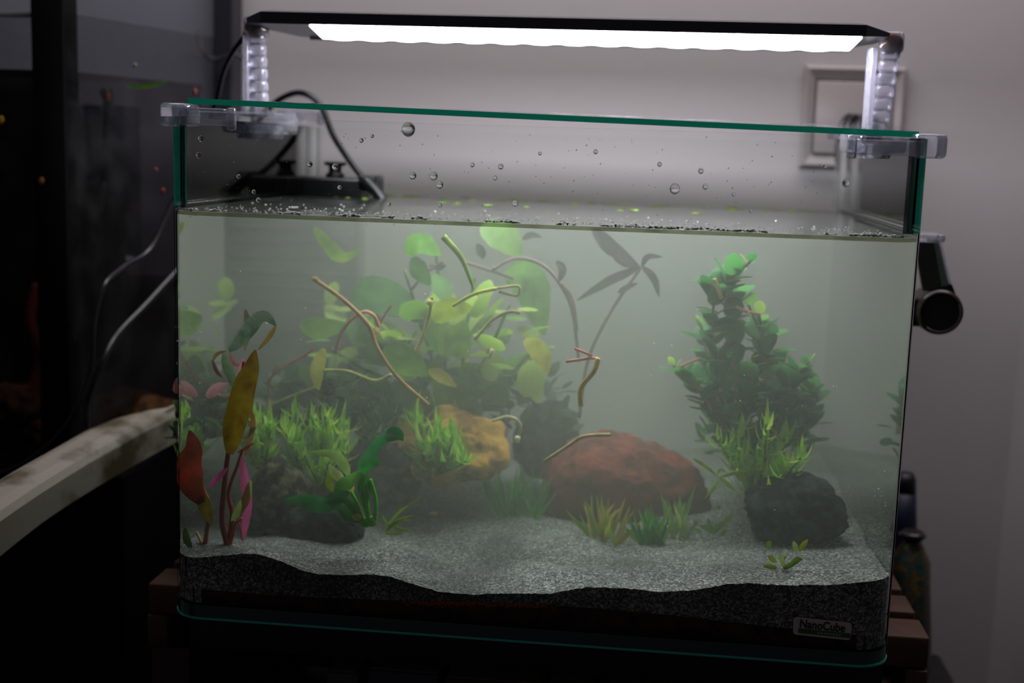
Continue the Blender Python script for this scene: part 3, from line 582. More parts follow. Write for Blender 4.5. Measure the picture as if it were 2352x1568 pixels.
feathery('low yellow-green feathery mound right behind the broad-leaved plant', (745, 1130), [(700, 1045), (760, 1050), (800, 1040), (730, 1070)], .10, n_=34, lw=50)
feathery('feathery plant trailing over the top of the tan rocks', (1000, 1030), [(985, 925), (1040, 960), (940, 960)], .165, n_=34)
feathery('feathery green plant in the far left corner behind the red leaf', (445, 1090), [(430, 955), (460, 970), (500, 965), (490, 1010)], .09, cols=[(100, 150, 44), (130, 176, 56)])
feathery('feathery green plant on top of the black stone, left of the tan rocks', (850, 1020), [(860, 935), (830, 950), (890, 960)], .15, n_=36, lw=66)
feathery('feathery green plant climbing before the large tan rock', (985, 1095), [(960, 955), (1010, 975), (990, 1010)], .135)
feathery('low spreading feathery plant at the right foot of the small tan rock', (1000, 1090), [(1060, 1030), (1070, 1060), (1040, 1000)], .13, n_=40)
feathery('bright feathery plant spreading between red stone and black round stone', (1735, 1150), [(1650, 1010), (1700, 985), (1760, 975), (1810, 1000), (1840, 1050), (1690, 1060), (1820, 1075)], .115, n_=40, lw=74, cols=[(170, 226, 60), (196, 240, 84)])
t = thing('forked_sprig', 'thin yellow-green forked sprig at the right end of the red stone', 'plant', P(1655, 1150, .09)); Y = .085
for l, w_ in (([(1592, 1053), (1620, 1070), (1652, 1096)], 9), ([(1652, 1096), (1672, 1112), (1688, 1128)], 11), ([(1650, 1096), (1640, 1120), (1618, 1145)], 9), ([(1654, 1096), (1690, 1085), (1725, 1080)], 9), ([(1648, 1088), (1655, 1078), (1668, 1084)], 8)): leaf(t, l, w_, (160, 184, 70), Y)

# tall bushy plant with small round leaves
tb_ = thing('bushy_stem_plant', 'tall dark green bushy plant with small round leaves rising hazily at the right', 'plant', P(1740, 1080, .18))
def roundleaf(c):
    mb = MB(); mb.blade([Vector((0, 0, 0)), Vector((0, .05, .25)), Vector((0, .1, .6)), Vector((0, .05, .95)), Vector((0, 0, 1.1))], .75, (0, -1, 0), n=2, fold=.15); return mesh('leaf', mb, lm(c), Vector((0, 0, 0)))
RL = [roundleaf(c) for c in ((50, 128, 56), (74, 150, 66), (44, 108, 50))]; RLb = [roundleaf((170, 200, 90)), roundleaf((120, 176, 74))]
stems = [([(1700, 1060), (1650, 850), (1642, 690), (1725, 598)], .135, 40), ([(1740, 1060), (1690, 850), (1680, 700), (1640, 640)], .15, 38), ([(1760, 1060), (1760, 900), (1745, 720)], .14, 34), ([(1790, 1050), (1800, 920), (1860, 830)], .15, 30), ([(1690, 1060), (1620, 920), (1545, 838)], .14, 28), ([(1800, 1050), (1790, 880), (1720, 700)], .165, 34), ([(1830, 1040), (1850, 960), (1870, 880)], .17, 20), ([(1680, 1050), (1640, 900), (1610, 740)], .17, 30), ([(1730, 1060), (1720, 950), (1730, 820)], .13, 26)]
for l, Y, n_ in stems:
    pts = spline(pp([(a, b, Y) for a, b in l], Y), 12); mb = MB(); mb.tube(pts, .0009, 5, smooth=False); obj('stem', mb, lm((150, 120, 90)), tb_)
    n_ = int(n_ * 1.3)
    for i in range(n_):
        u = .08 + .92 * i / n_; q = pts[min(len(pts) - 1, int(u * len(pts)))]; top_ = u > .86
        put(random.choice(RLb if top_ and random.random() < .6 else RL), 'leaf', tb_, q, (i % 2) * math.pi + i * .8 + random.uniform(-.5, .5), random.uniform(.5, 1.5), 56 * mpp(Y) * random.uniform(.65, 1.2) * (1 - .45 * (u > .86)))
stem(tb_, [(1560, 842), (1590, 830), (1610, 822)], .0009, (190, 110, 90), .13); stem(tb_, [(1690, 705), (1715, 715), (1745, 722)], .0011, (200, 120, 100), .13)
stem(tb_, [(1640, 640), (1650, 665), (1658, 685)], .0015, (226, 190, 110), .125); stem(tb_, [(1770, 980), (1785, 1000), (1795, 1012)], .0007, (170, 110, 90), .1)

# middle mass of broad leaves, roots and stems
M1 = thing('broad_leaf_thicket', 'hazy thicket of broad green leaves rising over the tan rocks, mid tank', 'plant', P(980, 1020, .21))
for l, w_, c, Y in (([(722, 522), (760, 570), (790, 592), (832, 570)], 34, (96, 150, 66), .16), ([(930, 580), (965, 560), (1012, 585)], 62, (90, 170, 80), .15), ([(950, 590), (965, 625), (990, 655)], 44, (60, 120, 80), .165), ([(1105, 520), (1150, 540), (1200, 590)], 84, (90, 150, 96), .19), ([(1160, 625), (1215, 650), (1250, 770)], 92, (84, 150, 84), .185), ([(808, 690), (870, 680), (985, 730)], 105, (40, 104, 56), .18), ([(690, 742), (740, 755), (800, 745)], 56, (84, 140, 50), .165), ([(995, 735), (1030, 710), (1085, 705)], 56, (150, 200, 70), .14), ([(985, 790), (1030, 770), (1075, 820)], 110, (110, 170, 60), .165), ([(880, 800), (930, 830), (985, 860)], 76, (90, 160, 50), .14), ([(745, 800), (728, 850), (732, 896)], 34, (150, 176, 104), .12), ([(1205, 780), (1240, 810), (1258, 858)], 52, (150, 180, 96), .14), ([(985, 850), (1015, 865), (1048, 888)], 30, (170, 186, 120), .13), ([(840, 740), (850, 800), (900, 840)], 60, (64, 130, 60), .17), ([(1060, 840), (1110, 880), (1180, 880)], 80, (90, 150, 60), .18), ([(900, 880), (960, 930), (1000, 960)], 80, (84, 136, 56), .17), ([(1000, 880), (1050, 920), (1110, 950)], 80, (110, 150, 70), .175), ([(760, 880), (820, 900), (880, 940)], 70, (60, 104, 56), .18), ([(1240, 860), (1210, 900), (1190, 930)], 50, (90, 110, 60), .18)):
    leaf(M1, l, w_, (min(255, int(c[0] * 1.28 + 8)), min(255, int(c[1] * 1.1)), int(c[2] * .75)), Y, fold=.12, t=.6, face=(random.uniform(-.3, .3), -1, random.uniform(.1, .9)))
BL = [roundleaf(c) for c in ((104, 146, 48), (144, 176, 56), (80, 122, 50), (160, 182, 84))]
for i in range(170):
    px = random.gauss(980, 150); py = random.gauss(850, 75)
    if 700 < px < 1290 and 660 < py < 985: put(random.choice(BL), 'leaf', M1, P(px, py, random.uniform(.16, .235)), random.uniform(0, 6.28), random.uniform(.3, 1.7), random.uniform(.014, .03))
for a, b in ((930, 620), (1000, 560), (1090, 640), (1170, 700), (850, 700), (1230, 800), (760, 800)):
    stem(M1, [(a, b, .18), ((a + 1000) / 2 + 20, (b + 980) / 2, .19), (1000 + random.uniform(-60, 60), 990, .2)], .0013, (100, 130, 70), .18)
t = thing('loose_stems', 'tangle of pale yellow and tan stems floating before the leafy thicket', 'plant stems', P(960, 900, .12))
for l, r, c, Y in (([(724, 642), (790, 690), (845, 745), (870, 805), (915, 868), (985, 930)], (.0016, .0012), (190, 150, 96), .105), ([(770, 812), (788, 755), (830, 718), (858, 724), (872, 752)], .0013, (200, 150, 116), .115), ([(742, 850), (800, 853), (860, 874), (900, 860)], .0012, (170, 170, 90), .11), ([(1018, 543), (1058, 590), (1080, 640), (1088, 664)], (.0024, .001), (150, 180, 70), .12), ([(1040, 702), (1090, 675), (1142, 662)], .0013, (186, 190, 70), .12), ([(1142, 662), (1190, 657), (1188, 678), (1146, 670)], .001, (180, 176, 100), .125), ([(1090, 780), (1130, 735), (1168, 716), (1196, 718)], .0013, (176, 176, 104), .12), ([(992, 682), (986, 720), (970, 775), (955, 806)], (.0009, .0016), (210, 200, 110), .115), ([(1334, 932), (1335, 890), (1364, 852), (1374, 822)], .0018, (214, 190, 124), .075), ([(1374, 822), (1350, 823), (1300, 830)], .001, (190, 130, 110), .08), ([(1360, 816), (1320, 800)], .0009, (180, 110, 100), .08), ([(1130, 966), (1170, 957), (1195, 975), (1189, 1012)], .0011, (196, 186, 140), .125), ([(1250, 1060), (1310, 1020), (1342, 1002), (1402, 998)], .0013, (170, 150, 110), .085), ([(990, 690), (984, 700)], .0022, (226, 216, 140), .11), ([(1190, 1002), (1187, 1014)], .002, (230, 220, 170), .12), ([(1132, 802), (1124, 825)], (.0018, .001), (226, 210, 150), .12), ([(862, 752), (870, 772)], .0024, (226, 206, 130), .115), ([(722, 800), (700, 815), (640, 850), (612, 880)], .0009, (170, 96, 90), .12), ([(640, 835), (618, 880), (612, 940)], .0007, (160, 90, 80), .12), ([(620, 930), (680, 905), (725, 888)], .0008, (160, 170, 110), .12), ([(900, 700), (880, 730), (872, 752)], .0007, (170, 90, 80), .12)):
    mb = MB(); mb.tube(pp(l, Y), r, 7); obj('stem', mb, lm(c, None, .2), t)
mb = MB(); mb.ball(P(723, 641, .105), .0024, (1.2, 1, .8), 2, disp=lambda q: 1 + .3 * noise.noise(q * 3)); obj('bud', mb, lm((190, 160, 100)), t)
t = thing('purple_stem_plant', 'faint purple-brown plant with strap leaves just under the waterline, right of centre', 'plant', P(1330, 960, .2))
mv = (96, 78, 84)
for l, w_, Y in (([(1362, 525), (1405, 570), (1468, 612)], 36, .17), ([(1472, 614), (1400, 645), (1325, 690)], 22, .17), ([(1475, 612), (1502, 640), (1514, 682)], 18, .165), ([(1474, 612), (1488, 590), (1522, 590)], 14, .165), ([(1410, 592), (1440, 606), (1470, 612)], 18, .17), ([(1420, 672), (1440, 660), (1465, 650)], 14, .175), ([(1278, 600), (1292, 620), (1284, 648)], 20, .17), ([(1200, 550), (1220, 540), (1245, 545)], 16, .18), ([(1095, 560), (1106, 580), (1110, 595)], 22, .18), ([(985, 610), (1010, 615), (1025, 608)], 14, .18)): leaf(t, l, w_, mv, Y, (80, 90, 80))
for l in ([(1472, 614), (1400, 720), (1350, 830), (1330, 960)], [(1130, 620), (1190, 593), (1258, 618), (1310, 700), (1330, 830)], [(1060, 600), (1130, 622), (1180, 640)], [(1020, 600), (980, 625), (945, 665)], [(1290, 650), (1315, 690), (1325, 760)]): stem(t, l, .0013, (110, 84, 84), .18)
# dark leafy bushes low at the back
def bush(label, x0, x1, y0_, y1_, Y, cols, n_, s0=.010):
    t = thing('leafy_bush', label, 'plant', P((x0 + x1) / 2, y1_, Y), 'dark leafy bushes'); ms_ = [roundleaf(c) for c in cols]
    for i in range(n_):
        u, v_ = random.uniform(-1, 1), random.uniform(0, 1); px = (x0 + x1) / 2 + u * (x1 - x0) / 2 * (1 - .5 * (1 - v_) ** 2); put(random.choice(ms_), 'leaf', t, P(px, y0_ + v_ * (y1_ - y0_), Y + random.uniform(-.02, .02)), random.uniform(0, 6.28), random.uniform(.3, 1.6), s0 * random.uniform(.6, 1.3))
    for i in range(4):
        a = (x0 + x1) / 2 + random.uniform(-.3, .3) * (x1 - x0); stem(t, [(a, y1_ + 10), (a + 6, (y0_ + y1_) / 2), (a - 8, y0_ + 10)], .0009, (80, 90, 50), Y)
bush('dark green leafy bush by the left glass behind the pink leaves', 402, 575, 905, 1010, .115, [(44, 74, 44), (60, 94, 50)], 130)
bush('dark olive bush behind the feathery plants, left of the black stone', 560, 905, 870, 1010, .155, [(46, 76, 40), (64, 96, 44)], 230, .014)
bush('hazy green bush under the tall bushy plant at the right', 1610, 1880, 860, 1040, .19, [(56, 100, 50), (84, 130, 54)], 130, .012)
bush('dim green bush behind the hazy dark stone', 1080, 1330, 860, 990, .21, [(64, 92, 60), (80, 104, 66)], 60, .014)

# ------------------------------------------------------------------ sticker on the front glass
def fp(x, y): return P(x, y, -.0004)
stk = thing('sticker', 'small pink-white brand sticker low on the right of the front glass', 'sticker', fp(1888, 1470))
a, b, c, d = fp(1823, 1416), fp(1957, 1430), fp(1954, 1470), fp(1821, 1456)
mb = MB(); rows = []
import itertools
def bil(u, v): return a.lerp(b, u).lerp(d.lerp(c, u), v)
ring = []
for cu, cv, g0 in ((.06, .2, 180), (.94, .2, 270), (.94, .8, 0), (.06, .8, 90)):
    for k in range(6):
        g = math.radians(g0 + k * 18); ring.append(bil(cu + .06 * math.cos(g), cv + .2 * math.sin(g)))
nr = len(ring); mb.add([r_ + Vector((0, .0004, 0)) for r_ in ring] + [r_ - Vector((0, .0002, 0)) for r_ in ring], [tuple(range(nr)), tuple(range(nr, 2 * nr))[::-1]] + [(k, (k + 1) % nr, nr + (k + 1) % nr, nr + k) for k in range(nr)])
obj('backing', mb, mat('sticker_white', (214, 192, 192), .4), stk, smooth=False)
m_green = mat('sticker_green', (16, 96, 50), .4); m_dk = mat('sticker_print', (16, 30, 26), .5); m_gl = mat('sticker_pale_green', (120, 160, 120), .4)
def quad(u0, v0, u1, v1, off=.0008): return [bil(u0, v0) - Vector((0, off, 0)), bil(u1, v0) - Vector((0, off, 0)), bil(u1, v1) - Vector((0, off, 0)), bil(u0, v1) - Vector((0, off, 0))]
mb = MB(); mb.add(quad(.09, .60, 1.0 - .01, .86), [(0, 1, 2, 3)]); obj('green_bar', mb, m_green, stk, smooth=False)
mb = MB()
for i in range(8): u = .42 + i * .052; mb.add(quad(u, .67, u + .036, .79, .001), [(0, 1, 2, 3)])
o = obj('small_print', mb, m_gl, stk, smooth=False); o['kind'] = 'stuff'
cu = bpy.data.curves.new('lettering', 'FONT'); cu.body = 'NanoCube'; cu.size = .0074; cu.extrude = .00005; cu.offset = .00012; cu.materials.append(m_dk)
o = bpy.data.objects.new('lettering', cu); C.objects.link(o); o.parent = stk
ux = (b - a).normalized(); nrm = Vector((0, -1, 0)); uy = nrm.cross(ux); o.matrix_local = Matrix.Translation(bil(.10, .54) - Vector((0, .0009, 0)) - wloc(stk)) @ Matrix((ux, uy, nrm)).transposed().to_4x4() @ Matrix.Diagonal((.82, 1, 1, 1))
bpy.context.view_layer.update(); me = bpy.data.meshes.new_from_object(o.evaluated_get(bpy.context.evaluated_depsgraph_get())); mtx = o.matrix_local.copy(); bpy.data.objects.remove(o)
o = bpy.data.objects.new('lettering', me); C.objects.link(o); o.parent = stk; o.matrix_local = mtx; o['kind'] = 'stuff'
o['label'] = 'dark printed word'

# ------------------------------------------------------------------ stand with slats, things below
st = thing('wooden_stand', 'brown slatted wooden stand under the tank', 'stand', (0, .2, -.62))
for i in range(7):
    y = .058 + i * .046; mb = MB(); mb.box((-.2615, y, -.022), (.2595, y + .033, -.0006), .0015); obj('slat', mb, m_brown, st)
for x in (-.2615, .2455):
    mb = MB(); mb.box((x, .056, -.046), (x + .014, .372, -.0225), .001); obj('end_rail', mb, m_brown, st)
for x in (-.262, .232): mb = MB(); mb.box((x, .062, -.62), (x + .028, .37, -.047), .002); obj('side_panel', mb, m_redw, st, smooth=False)
mb = MB(); mb.box((-.234, .062, -.046), (.2325, .080, -.024), .001); obj('front_rail', mb, mat('black_brown', (20, 14, 12), .6), st)
mb = MB(); mb.box((-.233, .075, -.20), (.2315, .36, -.185)); obj('shelf', mb, m_redw, st, smooth=False)
mb = MB(); mb.box((-.233, .345, -.18), (.2315, .36, -.05)); obj('back_board', mb, m_redw, st, smooth=False)
BK = [(-.145, -.122, -.070, (64, 66, 64), 'dull grey slim box standing at the left of the shelf under the tank'), (-.115, -.064, -.066, (36, 44, 66), 'dark navy book standing next to the slim grey box'), (-.060, .010, -.068, (74, 24, 18), 'dark red book in the middle of the shelf'), (.013, .043, -.068, (96, 94, 78), 'pale beige book between the red and the dark blue book'), (.046, .112, -.074, (30, 34, 88), 'dark blue book with faint lettering, right part of shelf'), (.118, .140, -.074, (104, 98, 92), 'light grey narrow book at the right end of the shelf row'), (.144, .200, -.078, (44, 14, 12), 'black-red box at the far right of the shelf')]
for x0_, x1_, zt, c, lab in BK:
    t = thing('book', lab, 'book', ((x0_ + x1_) / 2, .2, -.185), 'books on the shelf under the tank')
    mb = MB(); mb.box((x0_, .092, -.185), (x1_, .30, zt), .0012); obj('cover', mb, mat('book_cover', c, .5), t)
    mb = MB(); mb.box((x0_ + .002, .094, zt - .0015), (x1_ - .002, .298, zt + .0008)); obj('page_block', mb, mat('paper', (120, 112, 100), .8), t, smooth=False)
# blue bottle and patterned bag at the right, behind the stand's edge
mb = MB(); mb.box((.268, .255, -.62), (.345, .375, -.135), .003); tag(obj('low_box', mb, m_black), 'low black box behind the right edge of the stand, under the bag', 'box')
bt = P(2068, 1240, .345); h_ = P(2080, 1085, .345).z + .135; r_ = .0125
t = thing('blue_bottle', 'dark blue plastic bottle standing behind the right edge of the tank', 'bottle', (bt.x, .345, -.135))
mb = MB(); mb.lathe([(0, 0), (r_ + .004, 0), (r_ + .005, .004), (r_ + .003, h_ * .45), (r_, h_ * .75), (r_ * .8, h_ * .9), (0, h_ * .9)], (bt.x, .345, -.135)); obj('body', mb, mat('navy_plastic', (7, 9, 46), .5), t)
mb = MB(); mb.lathe([(0, h_ * .89), (r_ * .8, h_ * .89), (r_ * .72, h_ * .97), (r_ * .5, h_), (0, h_)], (bt.x, .345, -.135)); obj('cap', mb, mat('navy_cap', (5, 6, 30), .5), t)
bc = P(2096, 1300, .295); mbag = bpy.data.materials.new('patterned_foil'); mbag.use_nodes = True; nt = mbag.node_tree; L = nt.links.new; b_ = nt.nodes['Principled BSDF']; b_.inputs['Roughness'].default_value = .35
tc = nt.nodes.new('ShaderNodeTexCoord'); wv = nt.nodes.new('ShaderNodeTexNoise'); wv.inputs['Scale'].default_value = 55; wv.inputs['Distortion'].default_value = 2; L(tc.outputs['Object'], wv.inputs[0])
cr = nt.nodes.new('ShaderNodeValToRGB'); cr.color_ramp.interpolation = 'CONSTANT'; e = cr.color_ramp.elements; e[0].color = (.012, .04, .03, 1); e[1].position = .62; e[1].color = (.01, .02, .05, 1)
for p_, c_ in ((.46, (.13, .08, .012, 1)), (.5, (.06, .015, .01, 1)), (.55, (.012, .06, .035, 1))): q = e.new(p_); q.color = c_
L(wv.outputs[0], cr.inputs[0]); L(cr.outputs[0], b_.inputs['Base Color'])
t = thing('snack_bag', 'crumpled dark bag with yellow and green pattern behind the right end of the stand', 'bag', (bc.x, .295, -.135))
mb = MB(); hb = P(2100, 1238, .295).z + .135
prof = [(0, .0005), (.017, .0005), (.022, .01), (.0225, hb * .3), (.021, hb * .6), (.016, hb * .85), (.006, hb)]
mb.lathe(prof, (bc.x - .002, .295, -.135), seg=32)
for v in mb.v: q = v * 60; v.x += noise.noise(q) * .004; v.y += noise.noise(q + Vector((5, 0, 0))) * .004
obj('bag_body', mb, mbag, t)
mb = MB(); mb.lathe([(.0062, hb - .001), (.011, hb + .003), (.008, hb + .007), (0, hb + .004)], (bc.x - .002, .295, -.135), seg=32)
for v in mb.v: v.x += noise.noise(v * 90) * .003
obj('crimped_top', mb, mat('dark_foil', (30, 24, 26), .3), t)

# ------------------------------------------------------------------ right side: bracket, coil, switch
t = thing('hang_on_bracket', 'slanted clear plate ending in a thick black round tube, beyond the right tank edge', 'bracket', P(2150, 760, .22)); Y = .22
a, b = P(2108, 534, Y), P(2165, 556, Y); mb = MB(); mb.box((.2265, Y - .01, b.z), (b.x, Y + .02, a.z), .002); obj('top_block', mb, m_clip, t)
def slat4(x1, y1, x2, y2, w0, m, nm, th=.02, Y=Y):
    q = [P(x1, y1, Y), P(x1 + w0, y1, Y), P(x2 + w0, y2, Y), P(x2, y2, Y)]; mb = MB(); mb.add(q + [v + Vector((0, th, 0)) for v in q], [(0, 1, 2, 3), (7, 6, 5, 4), (0, 4, 5, 1), (1, 5, 6, 2), (2, 6, 7, 3), (3, 7, 4, 0)]); return obj(nm, mb, m, t, smooth=False)
slat4(2140, 552, 2166, 664, 14, mat('green_grey_strip', (96, 112, 96), .3), 'edge_strip'); slat4(2156, 550, 2184, 664, 5, m_clip, 'outer_plate')
slat4(2100, 556, 2120, 668, 45, mat('dark_smoked_plastic', (48, 48, 44), .25), 'smoked_plate', .004)
c = P(2158, 716, Y); k = mpp(Y)
mb = MB(); mb.lathe([(0, -.002), (.040 * .9 / 3 * 3.0 * .38, -.002), (46 * k * .93, -.002), (46 * k * .93, .03), (0, .03)], (c.x, Y, c.z), 'y', 40); obj('tube_core', mb, mat('deep_black', (4, 4, 5), .7), t)
mb = MB(); mb.lathe([(44 * k, -.004), (50 * k, -.003), (52 * k, .001), (52 * k, .03)], (c.x, Y, c.z), 'y', 40); obj('ring', mb, mat('dark_brown_plastic', (52, 36, 32), .3), t)
q = [P(2140, 664, Y), P(2186, 652, Y), P(2203, 700, Y), P(2120, 700, Y)]; mb = MB(); mb.add([v - Vector((0, .001, 0)) for v in q] + [v + Vector((0, .025, 0)) for v in q], [(0, 1, 2, 3), (7, 6, 5, 4), (0, 4, 5, 1), (1, 5, 6, 2), (2, 6, 7, 3), (3, 7, 4, 0)]); obj('collar', mb, m_black, t, smooth=False)
a, b = P(2085, 685, Y), P(2130, 752, Y); mb = MB(); mb.box((a.x, Y + .002, b.z), (b.x, Y + .022, a.z), .002); obj('side_block', mb, m_black, t)
cc = P(1972, 336, .43); t = thing('cable_coil', 'coil of black cable hanging on the wall below the blank wall switch', 'cable', (cc.x, .43, cc.z - .028))
kk = mpp(.43)
for i in range(5):
    dx = -.007 + i * .0035; mb = MB(); pts = []
    for g in range(25):
        an = g / 24 * 2 * math.pi; r = .0265 + .0012 * math.sin(i * 2.1); pts.append(Vector((cc.x + dx + math.sin(an) * r * .45 + (i - 2) * .0012, cc.y + math.sin(an) * r * .85 * (1 if i % 2 else .9), cc.z + math.cos(an) * r - (i % 3) * .0012)))
    mb.tube(pts, .0026, 8, smooth=False, cap=False); obj('loop', mb, m_cable, t)
mb = MB(); mb.tube([(cc.x, .43, cc.z + .022), (cc.x + .004, .46, cc.z + .026), (cc.x + .012, .492, cc.z + .03)], .002); obj('cable_tail', mb, m_cable, t)
t = thing('wall_switch', 'square off-white rocker switch with wide frame on the wall behind the right lamp leg', 'switch', (.253, .5, .30))
m_sw = mat('switch_plastic', (158, 149, 149), .35); fx0, fx1, fz0, fz1 = .2065, .2995, .292, .387; ix0, ix1, iz0, iz1 = .2165, .2895, .304, .374; mb = MB()
for (A, B, Cc, Dd) in ((fx0, fx1, iz1, fz1), (fx0, fx1, fz0, iz0), (fx0, ix0, iz0, iz1), (ix1, fx1, iz0, iz1)): pass
ro = [(fx0, fz0), (fx1, fz0), (fx1, fz1), (fx0, fz1)]; r1 = [(fx0 + .003, fz0 + .003), (fx1 - .003, fz0 + .003), (fx1 - .003, fz1 - .003), (fx0 + .003, fz1 - .003)]; r2 = [(ix0, iz0), (ix1, iz0), (ix1, iz1), (ix0, iz1)]
vs = [(x, .4998, z) for x, z in ro] + [(x, .4925, z) for x, z in ro] + [(x, .4885, z) for x, z in r1] + [(x, .4915, z) for x, z in r2] + [(x, .4975, z) for x, z in r2]
mb.add(vs, [(i * 4 + k, i * 4 + (k + 1) % 4, i * 4 + 4 + (k + 1) % 4, i * 4 + 4 + k) for i in range(4) for k in range(4)]); obj('frame', mb, m_sw, t, smooth=False)
mb = MB(); mb.box((ix0 + .0016, .4885, iz0 + .0016), (ix1 - .0016, .497, iz1 - .0016), .0012); obj('rocker', mb, m_sw, t)

# ------------------------------------------------------------------ left side: second aquarium, post, white armrest
A2 = thing('dark_aquarium', 'dark neglected second aquarium at the left, brown water and dirty glass', 'aquarium', (-.5, .36, 0))
m_dirty = clear('dirty_glass', (.80, .80, .82), 1.12, dirt_shade=.12, dirt_shade_col=(.12, .12, .12)); m_br = clear('brown_water', (.70, .68, .68), 1.08)
zr, zw2 = .397, .352
def vpane(p0, p1, z0, z1, th, m, nm, mi=None):
    dv = Vector((p1[0] - p0[0], p1[1] - p0[1], 0)).normalized(); nn = Vector((-dv.y, dv.x, 0)) * th; q = [Vector((p0[0], p0[1], z0)), Vector((p1[0], p1[1], z0)), Vector((p1[0], p1[1], z1)), Vector((p0[0], p0[1], z1))]
    mb = MB(); mb.add(q + [v + nn for v in q], [(0, 1, 2, 3), (7, 6, 5, 4), (0, 4, 5, 1), (1, 5, 6, 2), (2, 6, 7, 3), (3, 7, 4, 0)]); return obj(nm, mb, m, A2, smooth=False)
vpane((-.404, .252), (-.356, .462), .02, zr, .004, m_dirty, 'side_pane'); vpane((-.75, .252), (-.430, .252), .02, zr, .004, m_dirty, 'front_pane')
vpane((-.75, .4645), (-.362, .4645), .02, .165, .004, mat('brown_black_foil', (14, 7, 4), .8), 'back_foil')
mb = MB(); mb.box((-.75, .251, zr - .004), (-.43, .256, zr), .0005); obj('rim', mb, mat('pale_glass_edge', (120, 124, 130), .3), A2)
mb = MB(); mb.box((-.432, .248, -.02), (-.405, .275, .56), .001); tag(obj('black_post', mb, mat('matt_black', (5, 5, 6), .9, spec=.15)), 'wide black upright post at the corner of the dark aquarium', 'post')
mb = MB(); q = [(-.745, .258), (-.43, .258), (-.409, .262), (-.366, .455), (-.745, .455)]; n = len(q)
mb.add([(x, y, .03) for x, y in q] + [(x, y, zw2) for x, y in q], [tuple(range(n))[::-1], tuple(range(n, 2 * n))] + [(a, (a + 1) % n, n + (a + 1) % n, n + a) for a in range(n)])
obj('brown_water', mb, m_br, A2, smooth=False)
mb = MB(); mb.box((-.745, .459, .03), (-.512, .463, zw2)); obj('dark_background', mb, mat('black_brown_film', (20, 12, 9), .7), A2, smooth=False)
mb = MB(); mb.box((-.76, .25, -.6), (-.362, .466, .018), .002); tag(obj('cabinet', mb, mat('black_cabinet', (3, 3, 3), .95, spec=.1), smooth=False), 'black cabinet under the dark aquarium', 'cabinet')
for j, (x, y, rx, ry, lab) in enumerate(((30, 930, 80, 55, 'brown rock'), (140, 985, 90, 40, 'brown rock'), (-40, 960, 70, 70, 'brown rock'), (310, 960, 120, 70, 'brown rock'))):
    k = mpp(.33); c = P(x, y, .33 if j < 3 else .36); mb = MB(); mb.ball(c, 1, (rx * k, .035, ry * k), 4, disp=lambda q: 1 + .25 * noise.noise(q * 2 + Vector((j * 3, 0, 0))))
    tag(obj('brown_rock', mb, rockm('brown_rock', (84, 52, 18), (44, 24, 10))), ['brown rock at the far left in the dark aquarium', 'low brown rock near the post in the dark aquarium', 'brown rock cut by the left frame edge', 'brown rock right of the post behind the white armrest'][j], 'stone')
t = thing('sponge_filter', 'black sponge filter with upright pipe standing inside the dark aquarium', 'filter', P(235, 900, .36))
mb = MB(); mb.lathe([(0, -.10), (.021, -.10), (.022, -.09), (.022, .05), (.019, .056), (0, .056)], P(232, 560, .37)); obj('sponge', mb, mat('black_sponge', (12, 13, 12), .95, bump=(400, 1)), t)
mb = MB(); mb.tube([P(248, 215, .34), P(246, 300, .345), P(240, 420, .35), P(230, 560, .36)], .0045, 12); obj('pipe', mb, m_black, t)
mb = MB(); mb.ball(P(245, 215, .34), .0058, (1, 1, 1.1), 3); obj('elbow', mb, m_black, t)
mb = MB(); mb.ball(P(250, 222, .333), .0026, (.6, .6, 1.5), 2); obj('orange_tab', mb, mat('orange_plastic', (220, 90, 20), .4), t)
a, b = P(172, 240, .38), P(298, 600, .38); mb = MB(); mb.box((a.x, .38, b.z), (b.x, .41, a.z), .002); tag(obj('breeder_box', mb, clear('smoked_box', (.5, .52, .56), 1.45)), 'smoky clear box behind the pipe in the dark aquarium', 'box')
mb = MB(); mb.tube([P(240, 420, .335), P(228, 520, .33), P(222, 640, .33), P(200, 740, .33)], .0022); tag(obj('air_hose', mb, m_cable), 'glossy air hose beside the sponge filter', 'hose')
mb = MB(); mb.tube([P(455, 72, .47), P(463, 112, .465), P(485, 135, .46), P(510, 133, .46), P(540, 125, .46), P(560, 136, .462), P(582, 130, .465)], .0017); tag(obj('wire_hook', mb, mat('dark_wire', (40, 38, 44), .4)), 'thin dark looped wire near the wall edge, left of the lamp leg', 'wire')
mb = MB(); mb.blade([P(290, 198, .3), P(340, 198, .3), P(395, 184, .3)], .0035); tag(obj('floating_leaf', mb, lm((64, 104, 14))), 'thin green leaf floating at the dark aquarium waterline', 'leaf')
for x, y, r, c, lab in ((95, 415, 7, (200, 110, 50), 'orange fleck low in the dark water left of the post'), (2, 275, 8, (220, 170, 30), 'yellow fleck at the left frame edge'), (358, 390, 5, (190, 110, 90), 'dull orange fleck beside the cloudy tank, upper of two'), (374, 438, 6, (200, 90, 80), 'reddish fleck beside the cloudy tank, lower of two'), (310, 150, 5, (230, 220, 200), 'white glint on the dark aquarium glass, painted as a fleck'), (447, 210, 6, (190, 100, 90), 'pinkish fleck near the lid corner')):  # the white one is a glint painted as a pale fleck
    Yf = .245 if x > 165 else .246; mb = MB(); mb.ball(P(x, y, Yf), r * mpp(Yf), (1, .3, 1.2), 2, disp=lambda q: 1 + .3 * noise.noise(q * 2)); tag(obj('leaf_fleck', mb, lm(tuple(int(v * .6) for v in c), None, .1)), lab, 'fleck', 'flecks on the dark aquarium')
mb = MB(); mb.tube([P(70, 930, .33), P(95, 830, .34), P(70, 740, .335), P(85, 650, .34)], lambda t: .008 - .004 * t, 9); mb.tube([P(90, 850, .34), P(130, 790, .335), P(120, 700, .33)], lambda t: .005 - .003 * t, 8)
